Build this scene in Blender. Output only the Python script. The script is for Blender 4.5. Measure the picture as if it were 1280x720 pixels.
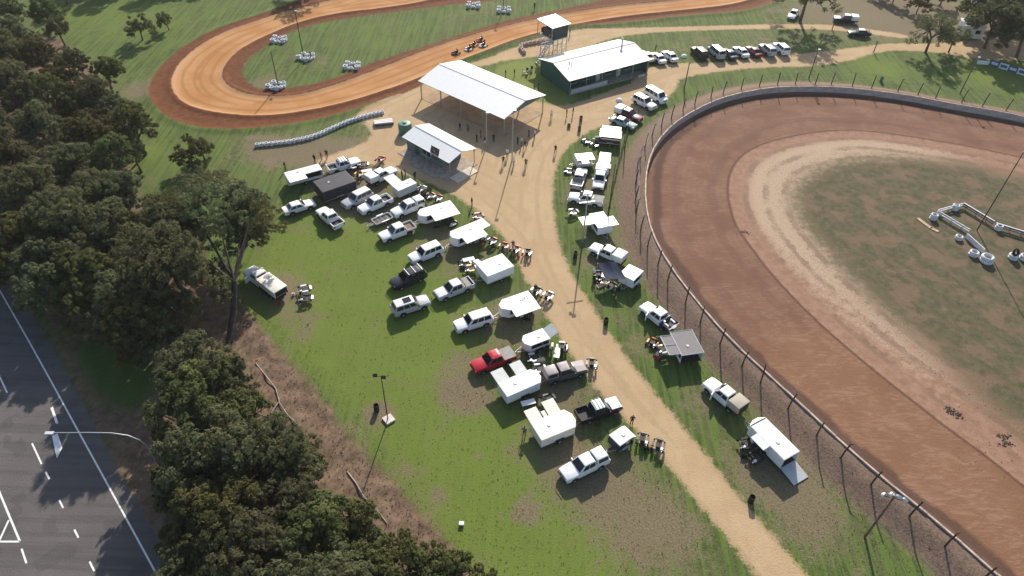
import bpy, bmesh, math, random
import numpy as np
from mathutils import Vector, Matrix, noise as mnoise
R = math.radians
random.seed(7); rng = np.random.default_rng(7)
scene = bpy.context.scene
for o in list(bpy.data.objects): bpy.data.objects.remove(o)
col = scene.collection

# ---------------------------------------------------------------- camera, sky, sun, exposure
FPX, CAM_H, ROLL = 880.0, 63.0, R(1.8)
TH = math.atan2(880.0, 948.0)                       # depression of the lens axis
_F0 = Vector((0, math.cos(TH), -math.sin(TH))); _R0 = Vector((1, 0, 0)); _U0 = Vector((0, math.sin(TH), math.cos(TH)))
CR = _R0*math.cos(ROLL) + _U0*math.sin(ROLL); CU = -_R0*math.sin(ROLL) + _U0*math.cos(ROLL)
cam = bpy.data.cameras.new('camera'); cam_o = bpy.data.objects.new('camera', cam); col.objects.link(cam_o)
cam.sensor_width = 36; cam.lens = 36*FPX/1280; cam.clip_end = 8000; cam.clip_start = .5
M = Matrix((CR, CU, -_F0)).transposed().to_4x4(); M.translation = (0, 0, CAM_H); cam_o.matrix_world = M
scene.camera = cam_o
SUN_EL, SUN_AZ = R(29.5), R(7.5)                       # azimuth measured from +Y towards +X
world = bpy.data.worlds.new('World'); scene.world = world; world.use_nodes = True
wn = world.node_tree; bg = wn.nodes['Background']
sky = wn.nodes.new('ShaderNodeTexSky'); sky.sky_type = 'NISHITA'; sky.sun_disc = False
sky.sun_elevation = SUN_EL; sky.sun_rotation = SUN_AZ; sky.altitude = 200; sky.dust_density = 1.5
wn.links.new(sky.outputs[0], bg.inputs[0]); bg.inputs[1].default_value = .125
sl = bpy.data.lights.new('sun', 'SUN'); sl.energy = 5; sl.angle = R(.55); sl.color = (1, .93, .82)
so = bpy.data.objects.new('sun', sl); col.objects.link(so)
so.rotation_euler = (R(90) - SUN_EL, 0, math.pi - SUN_AZ)
vs = scene.view_settings; vs.view_transform = 'Standard'; vs.look = 'None'; vs.exposure = .52; vs.gamma = 1

def ray(x, y):
    return CR*((x-640)/FPX) - CU*((y-360)/FPX) + _F0
def G(x, y, z=0.0):                                  # survey point: where a sight line meets height z
    d = ray(x, y); t = (z-CAM_H)/d.z
    return Vector((d.x*t, d.y*t, z))
def PX(p):
    v = Vector(p) - Vector((0, 0, CAM_H)); zc = v.dot(_F0)
    return 640+FPX*v.dot(CR)/zc, 360-FPX*v.dot(CU)/zc
def height_of(b, t, hmax=20):
    g = G(*b); return min((i*.05 for i in range(1, int(hmax*20))), key=lambda h: abs(PX((g.x, g.y, h))[1]-t[1]))

# ---------------------------------------------------------------- node helper
class NT:
    def __init__(s, name, rough=.8):
        s.m = bpy.data.materials.new(name); s.m.use_nodes = True; s.t = s.m.node_tree
        s.b = s.t.nodes['Principled BSDF']; s.b.inputs['Roughness'].default_value = rough
        s.b.inputs['Specular IOR Level'].default_value = .25
    def n(s, k): return s.t.nodes.new('ShaderNode'+k)
    def put(s, v, sock):
        if hasattr(v, 'is_output'): s.t.links.new(v, sock)
        elif isinstance(v, (tuple, list)): sock.default_value = (*v, 1) if len(v) == 3 and len(sock.default_value) == 4 else v
        else: sock.default_value = v
    def math(s, op, a, b=0., c=0.):
        n = s.n('Math'); n.operation = op
        for i, v in enumerate((a, b, c)): s.put(v, n.inputs[i])
        return n.outputs[0]
    def add(s, a, b): return s.math('ADD', a, b)
    def mul(s, a, b): return s.math('MULTIPLY', a, b)
    def attr(s, name):
        n = s.n('Attribute'); n.attribute_name = name; return n.outputs['Fac']
    def pos(s): return s.n('NewGeometry').outputs['Position']
    def objc(s): return s.n('TexCoord').outputs['Object']
    def mapping(s, v, scale=(1, 1, 1), rot=(0, 0, 0)):
        n = s.n('Mapping'); s.put(v, n.inputs[0]); n.inputs['Scale'].default_value = scale; n.inputs['Rotation'].default_value = rot
        return n.outputs[0]
    def noise(s, v, scale, detail=4, rough=.55, dist=0.):
        n = s.n('TexNoise'); s.put(v, n.inputs['Vector']); n.inputs['Scale'].default_value = scale
        n.inputs['Detail'].default_value = detail; n.inputs['Roughness'].default_value = rough; n.inputs['Distortion'].default_value = dist
        return n.outputs['Fac']
    def step(s, v, a, b, lo=0., hi=1.):
        n = s.n('MapRange'); n.interpolation_type = 'SMOOTHSTEP'; s.put(v, n.inputs[0])
        for i, q in zip((1, 2, 3, 4), (a, b, lo, hi)): n.inputs[i].default_value = q
        return n.outputs[0]
    def mix(s, f, a, b, blend='MIX'):
        n = s.n('Mix'); n.data_type = 'RGBA'; n.blend_type = blend
        s.put(f, n.inputs[0]); s.put(a, n.inputs[6]); s.put(b, n.inputs[7]); return n.outputs[2]
    def color(s, v): s.put(v, s.b.inputs['Base Color'])
    def bump(s, h, st=.5, d=.05):
        n = s.n('Bump'); s.put(h, n.inputs['Height']); n.inputs['Strength'].default_value = st; n.inputs['Distance'].default_value = d
        s.t.links.new(n.outputs[0], s.b.inputs['Normal'])

_mats = {}
def mat(name, c, rough=.6, metal=0., coat=0., var=.12, scale=3., dirt=0.):
    if name in _mats: return _mats[name]
    t = NT(name, rough); t.b.inputs['Metallic'].default_value = metal; t.b.inputs['Coat Weight'].default_value = coat
    p = t.objc(); nz = t.noise(p, scale, 3)
    dk = tuple(v*(1-var) for v in c); lt = tuple(min(1, v*(1+var)) for v in c)
    cc = t.mix(t.step(nz, .3, .7), dk, lt)
    if dirt: cc = t.mix(t.mul(t.step(t.noise(p, 1.3, 5, .7), .5, .72), dirt), cc, (.23, .17, .11))
    t.color(cc); _mats[name] = t.m; return t.m
def paint(name, c): return mat('paint_'+name, c, .32, 0, .35, .03, 1.2, .12)
P_WHITE = paint('white', (.78, .78, .77)); P_SILVER = paint('silver', (.42, .43, .44)); P_BLACK = paint('black', (.012, .014, .022))
P_RED = paint('red', (.42, .012, .03)); P_GREY = paint('grey', (.09, .085, .085)); P_MAROON = paint('maroon', (.16, .015, .025))
P_PALEGREEN = paint('pale_green', (.36, .47, .43)); P_CREAM = paint('cream', (.72, .66, .52)); P_NAVY = paint('navy', (.02, .03, .065))
P_DKBLUE = paint('dark_blue', (.03, .045, .08)); P_GREEN = paint('green', (.02, .09, .06)); P_OFFW = paint('off_white', (.68, .68, .66))
GLASS = mat('dark_glass', (.012, .014, .017), .08, 0, .5, .05)
TYRE = mat('tyre_rubber', (.018, .018, .018), .9); RIM = mat('alloy', (.45, .45, .46), .35, .7)
BLACKP = mat('black_plastic', (.02, .02, .021), .6); LAMP = mat('lamp_lens', (.75, .75, .72), .12, 0, .4); TAIL = mat('tail_lens', (.35, .01, .01), .2)
STEEL = mat('galvanised_steel', (.38, .39, .4), .5, .5, 0, .15, 6); DKSTEEL = mat('dark_steel', (.06, .05, .045), .65, .2, 0, .3, 6)
ALUM = mat('aluminium_sheet', (.62, .63, .63), .4, .3, 0, .06, 2, .1); TRAILW = mat('trailer_white', (.78, .78, .77), .4, 0, .1, .04, .8, .3)
TRAILG = mat('trailer_grey_green', (.45, .5, .47), .5, 0, .1, .05, 1, .15); TRAILC = mat('trailer_cream', (.77, .73, .62), .5, 0, 0, .06, 1.2, .35)
PANELG = mat('lid_grey', (.48, .49, .48), .5, .1, 0, .06, 1.5, .2); TARPB = mat('blue_black_tarp', (.022, .028, .06), .85, 0, 0, .15, 1)
BLACKT = mat('black_canvas', (.035, .034, .045), .6, 0, 0, .12, 1.2); RUSTFLOOR = mat('tray_floor_brown', (.19, .12, .095), .8, 0, 0, .2, 2)
TAN_CANVAS = mat('tan_canvas', (.42, .37, .29), .85, 0, 0, .08, 2); GREY_CANVAS = mat('grey_canvas', (.3, .28, .26), .85, 0, 0, .1, 2)
MESHG = mat('grey_mesh_panel', (.2, .18, .18), .75, 0, 0, .1, 8); CONC = mat('concrete', (.34, .275, .225), .9, 0, 0, .2, 1.2)
WOODP = mat('weathered_timber', (.16, .11, .085), .9, 0, 0, .35, 2.5); PLANK = mat('sawn_plank', (.42, .3, .2), .85, 0, 0, .2, 2)
WTYRE = mat('white_painted_rubber', (.62, .62, .62), .7, 0, 0, .18, 4, .35); PTYRE = mat('faded_pink_rubber', (.55, .36, .33), .75, 0, 0, .2, 4, .4)
GWALL = mat('dark_green_cladding', (.035, .1, .075), .6, 0, 0, .1, 1); GWALL2 = mat('grey_green_cladding', (.13, .17, .15), .6, 0, 0, .1, 1)
TANKG = mat('green_tank', (.1, .2, .16), .5, 0, 0, .1, 1.5)

def roof_mat(name, c):                               # ribbed sheet metal: ribs across local X
    t = NT(name, .45)
    p = t.objc(); w = t.n('TexWave'); w.bands_direction = 'X'; w.inputs['Scale'].default_value = 2.2; t.put(p, w.inputs[0])
    st = t.noise(t.mapping(p, (1.2, .12, 1)), 2.5, 4)
    t.color(t.mix(t.step(st, .35, .75), c, tuple(v*.95 for v in c))); return t.m
ROOFW = roof_mat('roof_white_sheet', (.8, .79, .77)); ROOFC = roof_mat('roof_cream_sheet', (.7, .67, .61))

# ---------------------------------------------------------------- mesh helper
class MB:
    def __init__(s): s.v = []; s.f = []; s.mi = []
    def quad(s, *p, mi=0):
        k = len(s.v); s.v += [tuple(q) for q in p]; s.f.append(tuple(range(k, k+len(p)))); s.mi.append(mi); return s
    def box(s, c, d, rz=0., mi=0, rot=None):
        k = len(s.v); hx, hy, hz = d[0]/2, d[1]/2, d[2]/2
        m = rot if rot is not None else Matrix.Rotation(rz, 3, 'Z')
        for x, y, z in ((-hx,-hy,-hz),(hx,-hy,-hz),(hx,hy,-hz),(-hx,hy,-hz),(-hx,-hy,hz),(hx,-hy,hz),(hx,hy,hz),(-hx,hy,hz)):
            s.v.append(tuple(m @ Vector((x, y, z)) + Vector(c)))
        for f in ((0,3,2,1),(4,5,6,7),(0,1,5,4),(1,2,6,5),(2,3,7,6),(3,0,4,7)): s.f.append(tuple(k+i for i in f)); s.mi.append(mi)
        return s
    def loft(s, rings, mi=0, cap=True):
        k = len(s.v); n = len(rings[0])
        for r in rings: s.v += [tuple(p) for p in r]
        for a in range(len(rings)-1):
            for i in range(n):
                j = (i+1) % n; s.f.append((k+a*n+i, k+a*n+j, k+(a+1)*n+j, k+(a+1)*n+i)); s.mi.append(mi)
        if cap:
            s.f.append(tuple(k+i for i in reversed(range(n)))); s.mi.append(mi)
            e = k+(len(rings)-1)*n; s.f.append(tuple(e+i for i in range(n))); s.mi.append(mi)
        return s
    def tube(s, pts, rad, n=6, mi=0):
        rings = []; pts = [Vector(p) for p in pts]
        rad = rad if isinstance(rad, (list, tuple)) else [rad]*len(pts)
        for i, p in enumerate(pts):
            d = (pts[min(i+1, len(pts)-1)] - pts[max(i-1, 0)]).normalized()
            a = d.cross(Vector((0, 0, 1)) if abs(d.z) < .9 else Vector((1, 0, 0))).normalized(); b = d.cross(a)
            rings.append([p + (a*math.cos(2*math.pi*q/n) + b*math.sin(2*math.pi*q/n))*rad[i] for q in range(n)])
        return s.loft(rings, mi)
    def lathe(s, prof, c, axis='Z', n=14, mi=0, closed=False):
        rings = []
        for q in range(n):
            a = 2*math.pi*q/n; ring = []
            for r, h in prof:
                p = (r*math.cos(a), r*math.sin(a), h) if axis == 'Z' else (r*math.cos(a), h, r*math.sin(a))
                ring.append((p[0]+c[0], p[1]+c[1], p[2]+c[2]))
            rings.append(ring)
        k = len(s.v); m = len(prof)
        for r in rings: s.v += r
        for a in range(n):
            b = (a+1) % n
            for i in range(m if closed else m-1):
                j = (i+1) % m; s.f.append((k+a*m+i, k+b*m+i, k+b*m+j, k+a*m+j)); s.mi.append(mi)
        return s
    def mesh(s, name, smooth=None, fix=True):
        me = bpy.data.meshes.new(name); me.from_pydata(s.v, [], s.f)
        if any(s.mi): me.polygons.foreach_set('material_index', s.mi)
        if fix:
            bm = bmesh.new(); bm.from_mesh(me); bmesh.ops.recalc_face_normals(bm, faces=bm.faces); bm.to_mesh(me); bm.free()
        if smooth: me.polygons.foreach_set('use_smooth', [True]*len(me.polygons)); me.set_sharp_from_angle(angle=R(smooth))
        return me

def link(name, me, mats=None, parent=None):
    o = bpy.data.objects.new(name, me); col.objects.link(o)
    if mats is not None and me is not None and not me.materials:
        for m in (mats if isinstance(mats, (list, tuple)) else [mats]): me.materials.append(m)
    if parent: o.parent = parent
    return o
def part(name, mb, m, parent, smooth=None): return link(name, mb.mesh(name, smooth), m, parent)
def tag(o, label, cat, group=None):
    o['label'] = label; o['category'] = cat
    if group: o['group'] = group
    return o
def thing(name, label, cat, loc=(0, 0, 0), rz=0., group=None):
    o = bpy.data.objects.new(name, None); col.objects.link(o); o.location = loc; o.rotation_euler = (0, 0, rz); o.empty_display_size = .3
    return tag(o, label, cat, group)
def copy_tree(o, parent=None):
    c = o.copy(); col.objects.link(c); c.parent = parent
    for ch in list(o.children): copy_tree(ch, c)
    return c
def structure(o): o['kind'] = 'structure'; return o
def bevel_mesh(me, off, seg=2, ang=25):
    bm = bmesh.new(); bm.from_mesh(me)
    es = [e for e in bm.edges if len(e.link_faces) == 2 and e.calc_face_angle(0) > R(ang)]
    bmesh.ops.bevel(bm, geom=es, offset=off, segments=seg, affect='EDGES', profile=.5); bm.to_mesh(me); bm.free()
    me.polygons.foreach_set('use_smooth', [True]*len(me.polygons)); me.set_sharp_from_angle(angle=R(50)); return me


# ---------------------------------------------------------------- terrain: one sheet, split into ground, roads and tracks
def W(pts, z=0.): return np.array([G(x, y, z)[:2] for x, y in pts])
def smooth_closed(P, n=4):
    P = np.asarray(P)
    for _ in range(n):
        Q = np.empty((len(P)*2, 2)); nx = np.roll(P, -1, 0); Q[0::2] = .75*P+.25*nx; Q[1::2] = .25*P+.75*nx; P = Q
    return P
def smooth_open(P, n=3):
    P = np.asarray(P)
    for _ in range(n):
        a, b = P[:-1], P[1:]; Q = np.empty((len(a)*2, 2)); Q[0::2] = .75*a+.25*b; Q[1::2] = .25*a+.75*b
        P = np.vstack([P[:1], Q, P[-1:]])
    return P
def sdf_poly(X, Y, P):                               # >0 inside
    d = np.full(X.shape, 1e9); ins = np.zeros(X.shape, bool); n = len(P)
    for i in range(n):
        ax, ay = P[i]; bx, by = P[(i+1) % n]; ex, ey = bx-ax, by-ay; L = ex*ex+ey*ey+1e-12
        t = np.clip(((X-ax)*ex+(Y-ay)*ey)/L, 0, 1); d = np.minimum(d, (X-ax-t*ex)**2+(Y-ay-t*ey)**2)
        if ay != by:
            c = ((ay > Y) != (by > Y)) & (X < (bx-ax)*(Y-ay)/(by-ay)+ax); ins ^= c
    d = np.sqrt(d); return np.where(ins, d, -d)
def resample(P, step):
    P = np.asarray(P); s = np.r_[0, np.cumsum(np.hypot(*np.diff(P, axis=0).T))]
    q = np.linspace(0, s[-1], max(2, int(round(s[-1]/step))+1)); return np.c_[np.interp(q, s, P[:, 0]), np.interp(q, s, P[:, 1])]

far_ctl = np.array
kart_outer = smooth_closed(W([(560,-45),(420,-14),(345,12),(315,22),(272,36),(238,53),(208,76),(191,97),(185,114),(190,130),(208,147),(238,159),(278,163),(320,161),(370,156),(432,141),(470,128),(520,112),(560,84),(580,76),(640,54),(677,44),(715,33),(757,31),(800,27),(865,19),(925,16),(965,5),(1000,-18),(1000,-45),(900,-75)]), 2)
lane_out = [(560,-38),(430,-3),(357,15),(320,27),(282,40),(250,57),(226,77),(214,97),(215,113),(226,128),(248,137),(278,143),(320,146),(360,143),(407,135),(450,124),(510,104),(560,82),(600,68),(640,51),(690,37),(765,22),(865,12),(920,6),(960,-8),(975,-22),(960,-40),(880,-60)]
lane_in = [(560,-4),(495,9),(420,17),(370,29),(322,50),(296,65),(280,84),(277,98),(287,110),(310,119),(345,122),(377,119),(420,107),(470,88),(520,68),(570,50),(640,31),(690,20),(765,8),(850,1),(890,-8),(880,-20),(800,-25)]
kart_inf = [(600,2),(560,6),(495,14),(420,24),(365,37),(330,57),(308,74),(300,88),(306,102),(320,112),(357,112),(395,105),(425,96),(470,77),(545,54),(640,23),(690,15),(740,3),(800,-8),(780,-14)]
lane_out, lane_in, kart_inf = (smooth_closed(W(q), 2) for q in (lane_out, lane_in, kart_inf))
wall_line = smooth_open(W([(1500,222),(1380,180),(1280,152),(1185,136),(1130,125),(1060,116),(1000,114),(950,117),(905,127),(868,143),(838,163),(818,186),(808,212),(805,240),(806,268),(813,297),(826,324),(842,349),(862,375),(886,405),(916,438),(960,478),(1010,525),(1060,571),(1110,615),(1172,664),(1232,719),(1310,785),(1400,850)]), 3)
speed_out = np.vstack([wall_line, [[195, 9], [195, 109]]])
rut = smooth_closed(W([(1500,275),(1380,225),(1280,197),(1185,178),(1100,165),(1055,162),(1010,166),(960,177),(930,191),(914,210),(909,232),(911,256),(920,284),(934,303),(960,339),(1010,392),(1060,437),(1122,487),(1187,538),(1235,572),(1290,617),(1400,700),(1700,700),(1800,400)]), 2)
olive = smooth_closed(W([(1050,205),(1120,200),(1200,208),(1280,228),(1400,260),(1700,330),(1700,620),(1400,600),(1290,540),(1215,470),(1150,415),(1090,365),(1040,315),(1000,262),(1005,230)]), 2)
road_a = smooth_closed(W([(468,172),(452,150),(440,143),(490,119),(545,93),(588,83),(612,104),(690,134),(722,128),(765,112),(800,100),(850,92),(848,112),(812,140),(785,158),(758,156),(733,166),(703,190),(692,225),(693,270),(706,328),(752,400),(800,468),(860,538),(940,640),(1015,722),(1080,810),(1010,810),(952,728),(885,645),(830,577),(765,510),(722,457),(688,405),(655,347),(640,310),(606,272),(560,238),(500,216),(440,200),(400,206),(392,200),(430,188)]), 1)
road_b = smooth_closed(W([(780,112),(805,84),(840,79),(900,78),(960,71),(1010,66),(1070,59),(1120,53),(1165,55),(1205,50),(1290,50),(1420,70),(1420,95),(1285,76),(1217,74),(1190,68),(1140,63),(1100,64),(1062,77),(1010,84),(960,84),(905,89),(860,96),(830,106),(800,118)]), 1)
road_c = smooth_closed(W([(560,86),(600,76),(640,60),(672,48),(720,36),(760,35),(860,33),(960,30),(1035,30),(1092,37),(1135,43),(1135,49),(1090,43),(1035,37),(960,36),(860,38.5),(800,42),(760,49),(730,62),(690,70),(640,74),(600,84)]), 1)
hwy = W([(-700,120),(-60,215),(-20,300),(30,372),(75,452),(150,592),(225,722),(300,860),(-500,860)])
strip = smooth_closed(W([(205,320),(235,300),(300,372),(340,425),(395,485),(440,545),(500,610),(560,672),(600,730),(640,790),(250,790),(170,640),(110,520),(60,420),(40,330),(-60,260),(-150,150),(-60,60),(60,40),(110,70),(150,150),(170,230)]), 1)
verge = smooth_closed(W([(120,395),(190,420),(205,470),(175,520),(120,500),(85,440)]), 1)

fx = np.arange(-135, 140.01, .44); fy = np.arange(16, 178.01, .44)
gx = 4*np.cumsum(1.55**np.arange(15)); xs = np.r_[-135-gx[::-1], fx, fx[-1]+gx]; ys = np.r_[16-gx[::-1][5:], fy, fy[-1]+gx]
X, Y = np.meshgrid(xs, ys); sh = X.shape
def ns(X, Y, s, seed):                                # cheap smooth value noise, metres per cell s
    r = np.random.default_rng(seed).random((256, 256)); x, y = X/s+1000.3, Y/s+1000.7
    xi, yi = np.floor(x).astype(int), np.floor(y).astype(int); u, v = x-xi, y-yi; u = u*u*(3-2*u); v = v*v*(3-2*v)
    g = lambda a, b: r[a % 256, b % 256]
    return (g(xi,yi)*(1-u)+g(xi+1,yi)*u)*(1-v)+(g(xi,yi+1)*(1-u)+g(xi+1,yi+1)*u)*v
S = {}
S['kart'] = np.maximum(sdf_poly(X, Y, kart_outer), -99); S['lane'] = np.minimum(sdf_poly(X, Y, lane_out), -sdf_poly(X, Y, lane_in)); S['kinf'] = sdf_poly(X, Y, kart_inf)
S['speed'] = sdf_poly(X, Y, speed_out); S['rut'] = sdf_poly(X, Y, rut); S['olive'] = sdf_poly(X, Y, olive)
S['road'] = np.maximum.reduce([sdf_poly(X, Y, p) for p in (road_a, road_b, road_c)])
S['hwy'] = sdf_poly(X, Y, hwy); S['strip'] = np.maximum(sdf_poly(X, Y, strip), -30) ; S['verge'] = sdf_poly(X, Y, verge)
dry = np.zeros(sh); lush = np.zeros(sh)
def blob(A, x, y, r, a, stretch=1., ang=0.):
    r *= 1.145; c = G(x, y); dx, dy = X-c.x, Y-c.y; u = dx*math.cos(ang)+dy*math.sin(ang); v = -dx*math.sin(ang)+dy*math.cos(ang)
    A += a*np.exp(-((u/stretch)**2+v**2)/(r*r))
for b in [(575,490,2.6,1.1),(600,500,2,.5),(474,514,1.3,1.4),(178,112,4,.9),(380,190,5,.5),(330,180,4,.3),(640,455,3,.2),(780,640,6.,.5),(830,670,5,.5),(740,600,3.5,.55),(690,560,4,.6),(610,445,2.5,.2),(560,455,2.5,.35),(660,640,1.2,.9),(500,600,3.,.4),(540,640,2.5,.35),(455,540,2.2,.45),(350,360,3.5,.9),(375,400,3,.55),(580,330,3,.35),(700,500,3.5,.5),(600,395,4,.25),(650,425,3.5,.25),(720,485,3.5,.25),(640,365,3.5,.25),(560,310,4,.35),(520,270,4,.45),(470,255,4,.45),(430,250,4,.35),(800,440,2.5,.35),(870,500,2.5,.4),(930,590,3,.5),(1010,660,4,.6),(780,400,2.5,.35),(735,250,4,.5),(1000,600,4,.8),(960,560,3,.3),(740,330,3,.55),(730,230,3,.6),(760,300,3,.6),(470,200,6,.9),(430,205,4,.7),(500,150,6,.9),(1140,150,4,.5),(330,190,5,.55),(400,185,4,.6),(440,245,5,.5),(560,300,4,.4),(640,400,3.5,.5),(700,90,6,.2),(1040,20,12,.8),(1120,15,12,1.0),(1200,25,12,1.1),(870,60,7,.35),(960,58,8,.45),(240,250,4,.2),(330,108,3,.9),(400,80,4,.4),(600,12,6,.5),(880,500,2.5,.25),(340,96,2.5,.4)]: blob(dry, *b)
for b in [(450,350,12,1.2),(500,430,8,1.1),(560,540,6,1.),(530,480,5,.8),(400,330,7,.8),(600,600,6,.7),(650,660,7,1.),(600,690,5,.8),(700,710,5,.7),(620,590,4.5,.9),(700,680,5,.9),(420,290,5,.7),(1100,85,6,.8),(1250,95,8,.9),(670,88,4.5,1.0),(690,125,4.5,1.1),(180,440,3,1),(720,270,2.5,.7),(800,430,2,.5),(470,40,10,.4),(120,20,12,.4),(210,30,14,.3),(900,560,3,.4),(180,190,4,.7),(670,300,1,.3),(730,410,3,.6),(700,500,2.5,.2)]: blob(lush, *b)
pal = np.zeros(sh); lawn = np.zeros(sh)
for b in [(665,88,4.5,1.2),(640,92,3.5,1),(690,122,4,1.2),(672,100,3,.8),(845,58,3,.5)]: blob(lawn, *b)
S['lawn'] = lawn
for b in [(985,230,9,1.1),(1000,280,8,.9),(1030,200,7,.9),(1090,190,7,.7),(1050,345,6,.7),(1160,190,7,.6),(1110,405,5,.55),(1180,455,5,.4)]: blob(pal, *b)
S['pale'] = pal; clay = np.zeros(sh)
for b in [(1220,640,16,1.),(1120,540,11,.8),(1040,460,8,.5),(1290,700,14,1.),(1230,560,8,.8)]: blob(clay, *b)
S['clay'] = clay
S['dry'] = dry; S['lush'] = lush
# relief: bank outside the speedway wall, windrows at the kart lane, faint undulation
dw = -S['speed']; Z = np.zeros(sh)
Z += .28*np.exp(-((S['lane']+.25)/.55)**2)*(S['kart'] > -.5) + .22*np.exp(-((S['kart']+.2)/.9)**2)*(S['road'] < 1)
Z += .05*np.exp(-((S['rut'])/.35)**2)*(S['speed'] > 0)
Z += np.where((S['road'] < -.5) & (S['hwy'] < -1) & (S['speed'] < -6), (ns(X, Y, 3, 1)-.5)*.07, 0)
Z += np.where((S['strip'] > .5) & (S['hwy'] < -2), (ns(X, Y, 1.3, 2)-.5)*.3, 0)
outer = (X < -136) | (X > 141) | (Y > 179); Z[outer] = 0
nyv, nxv = sh; idx = np.arange(nyv*nxv).reshape(sh)
quads = np.stack([idx[:-1, :-1], idx[:-1, 1:], idx[1:, 1:], idx[1:, :-1]], -1).reshape(-1, 4)
def fc(a): return (.25*(a[:-1, :-1]+a[:-1, 1:]+a[1:, 1:]+a[1:, :-1])).ravel()
reg = np.zeros(len(quads), int); f = {k: fc(v) for k, v in S.items()}
reg[f['road'] > 0] = 1; reg[f['hwy'] > 0] = 2; reg[(f['kart'] > 0) & (f['kinf'] < 0)] = 3; reg[(f['speed'] > 0)] = 4; reg[(f['speed'] > 0) & (f['rut'] > 0)] = 5

T = NT('terrain', .92); T.b.inputs['Specular IOR Level'].default_value = .12
p = T.pos(); n_big = T.noise(p, .16, 4, .6); n_mid = T.noise(p, .9, 5, .65); n_fine = T.noise(p, 5, 5, .7); n_grit = T.noise(p, 16, 3, .7)
edge = T.add(T.mul(T.add(n_mid, -.5), 2.2), T.mul(T.add(n_fine, -.5), 1.6))
def mask(name, a=-.35, b=.35, k=1.): return T.step(T.add(T.attr(name), T.mul(edge, k)), a, b)
mow = T.noise(T.mapping(p, (1.6, .07, 1), (0, 0, R(-38))), 1.2, 3)
g1 = T.mix(T.step(n_mid, .3, .7), (.05, .073, .019), (.082, .104, .03))
g1 = T.mix(T.mul(T.step(n_big, .42, .62), .6), g1, (.1, .102, .043))
g1 = T.mix(T.mul(T.step(mow, .44, .56), .8), g1, (.1, .15, .03))
lushm = T.step(T.add(T.attr('lush'), T.mul(T.add(n_mid, -.5), .5)), .1, .9)
g1 = T.mix(T.mul(lushm, .8), g1, T.mix(n_fine, (.105, .15, .023), (.155, .195, .039)))
g1 = T.mix(T.mul(T.step(n_fine, .54, .72), .4), g1, (.14, .145, .055))
g1 = T.mix(T.mul(T.step(T.add(T.attr('lawn'), T.mul(T.add(n_mid, -.5), .5)), .3, .9), .9), g1, (.17, .2, .05))
drym = T.step(T.add(T.add(T.attr('dry'), T.mul(T.step(T.noise(p, .22, 4, .6), .5, .7), .42)), T.add(T.mul(T.add(n_mid, -.5), 1.3), T.mul(T.add(n_fine, -.5), 1.3))), .2, .9)
dryc = T.mix(T.step(n_fine, .35, .65), (.125, .1, .055), (.2, .158, .1))
c = T.mix(drym, g1, dryc)
soil = T.mix(T.step(n_mid, .3, .7), (.11, .072, .046), (.21, .142, .098)); soil = T.mix(T.mul(T.step(n_fine, .5, .68), .5), soil, (.07, .05, .036))
c = T.mix(mask('strip', -.6, .8), c, soil)
c = T.mix(T.mul(mask('verge', -1., 1.5), .9), c, (.06, .11, .02))
# bank outside the speedway wall: grey-brown rubble
bank = T.step(T.add(T.attr('speed'), T.mul(edge, .9)), -5.2, -3.2)
bankc = T.mix(T.step(n_fine, .35, .68), (.13, .086, .062), (.235, .162, .118)); bankc = T.mix(T.mul(T.step(n_mid, .55, .75), .6), bankc, (.11, .105, .05))
c = T.mix(bank, c, bankc)
rd = T.mix(T.step(n_big, .35, .65), (.42, .285, .155), (.47, .335, .19)); rd = T.mix(T.mul(T.step(n_mid, .48, .75), .45), rd, (.34, .255, .175))
rd = T.mix(T.mul(T.step(T.noise(T.mapping(p, (1, .12, 1), (0, 0, R(33))), 1.4, 3), .5, .7), .3), rd, (.33, .24, .15)); rd = T.mix(T.mul(n_grit, .25), rd, (.3, .23, .16))
ruts = T.math('SINE', T.add(T.mul(T.attr('road'), 2.6), T.mul(n_mid, 2.2))); rd = T.mix(T.mul(T.mul(T.step(ruts, .25, 1.), T.step(n_big, .35, .6)), .4), rd, (.31, .215, .125))
c = T.mix(mask('road', -.3, .45, .9), c, rd)
# kart track
kb = T.mix(T.step(n_mid, .3, .7), (.105, .036, .014), (.155, .056, .023))
c = T.mix(mask('kart', -.25, .3, .55), c, kb)
grooves = T.math('SINE', T.add(T.mul(T.attr('lane'), 3.1), T.mul(n_big, 3.5)))
ln = T.mix(T.step(n_big, .35, .65), (.38, .175, .06), (.44, .23, .098)); ln = T.mix(T.mul(T.step(grooves, .2, 1.), .5), ln, (.27, .12, .045))
ln = T.mix(T.mul(T.step(T.attr('lane'), 1.6, 0.), .35), ln, (.5, .32, .19))
c = T.mix(T.step(T.add(T.attr('lane'), T.mul(edge, .22)), -.12, .15), c, ln)
c = T.mix(T.mul(mask('kinf', -.2, .6, .7), 1.), c, T.mix(T.mul(drym, .8), g1, dryc))
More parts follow.
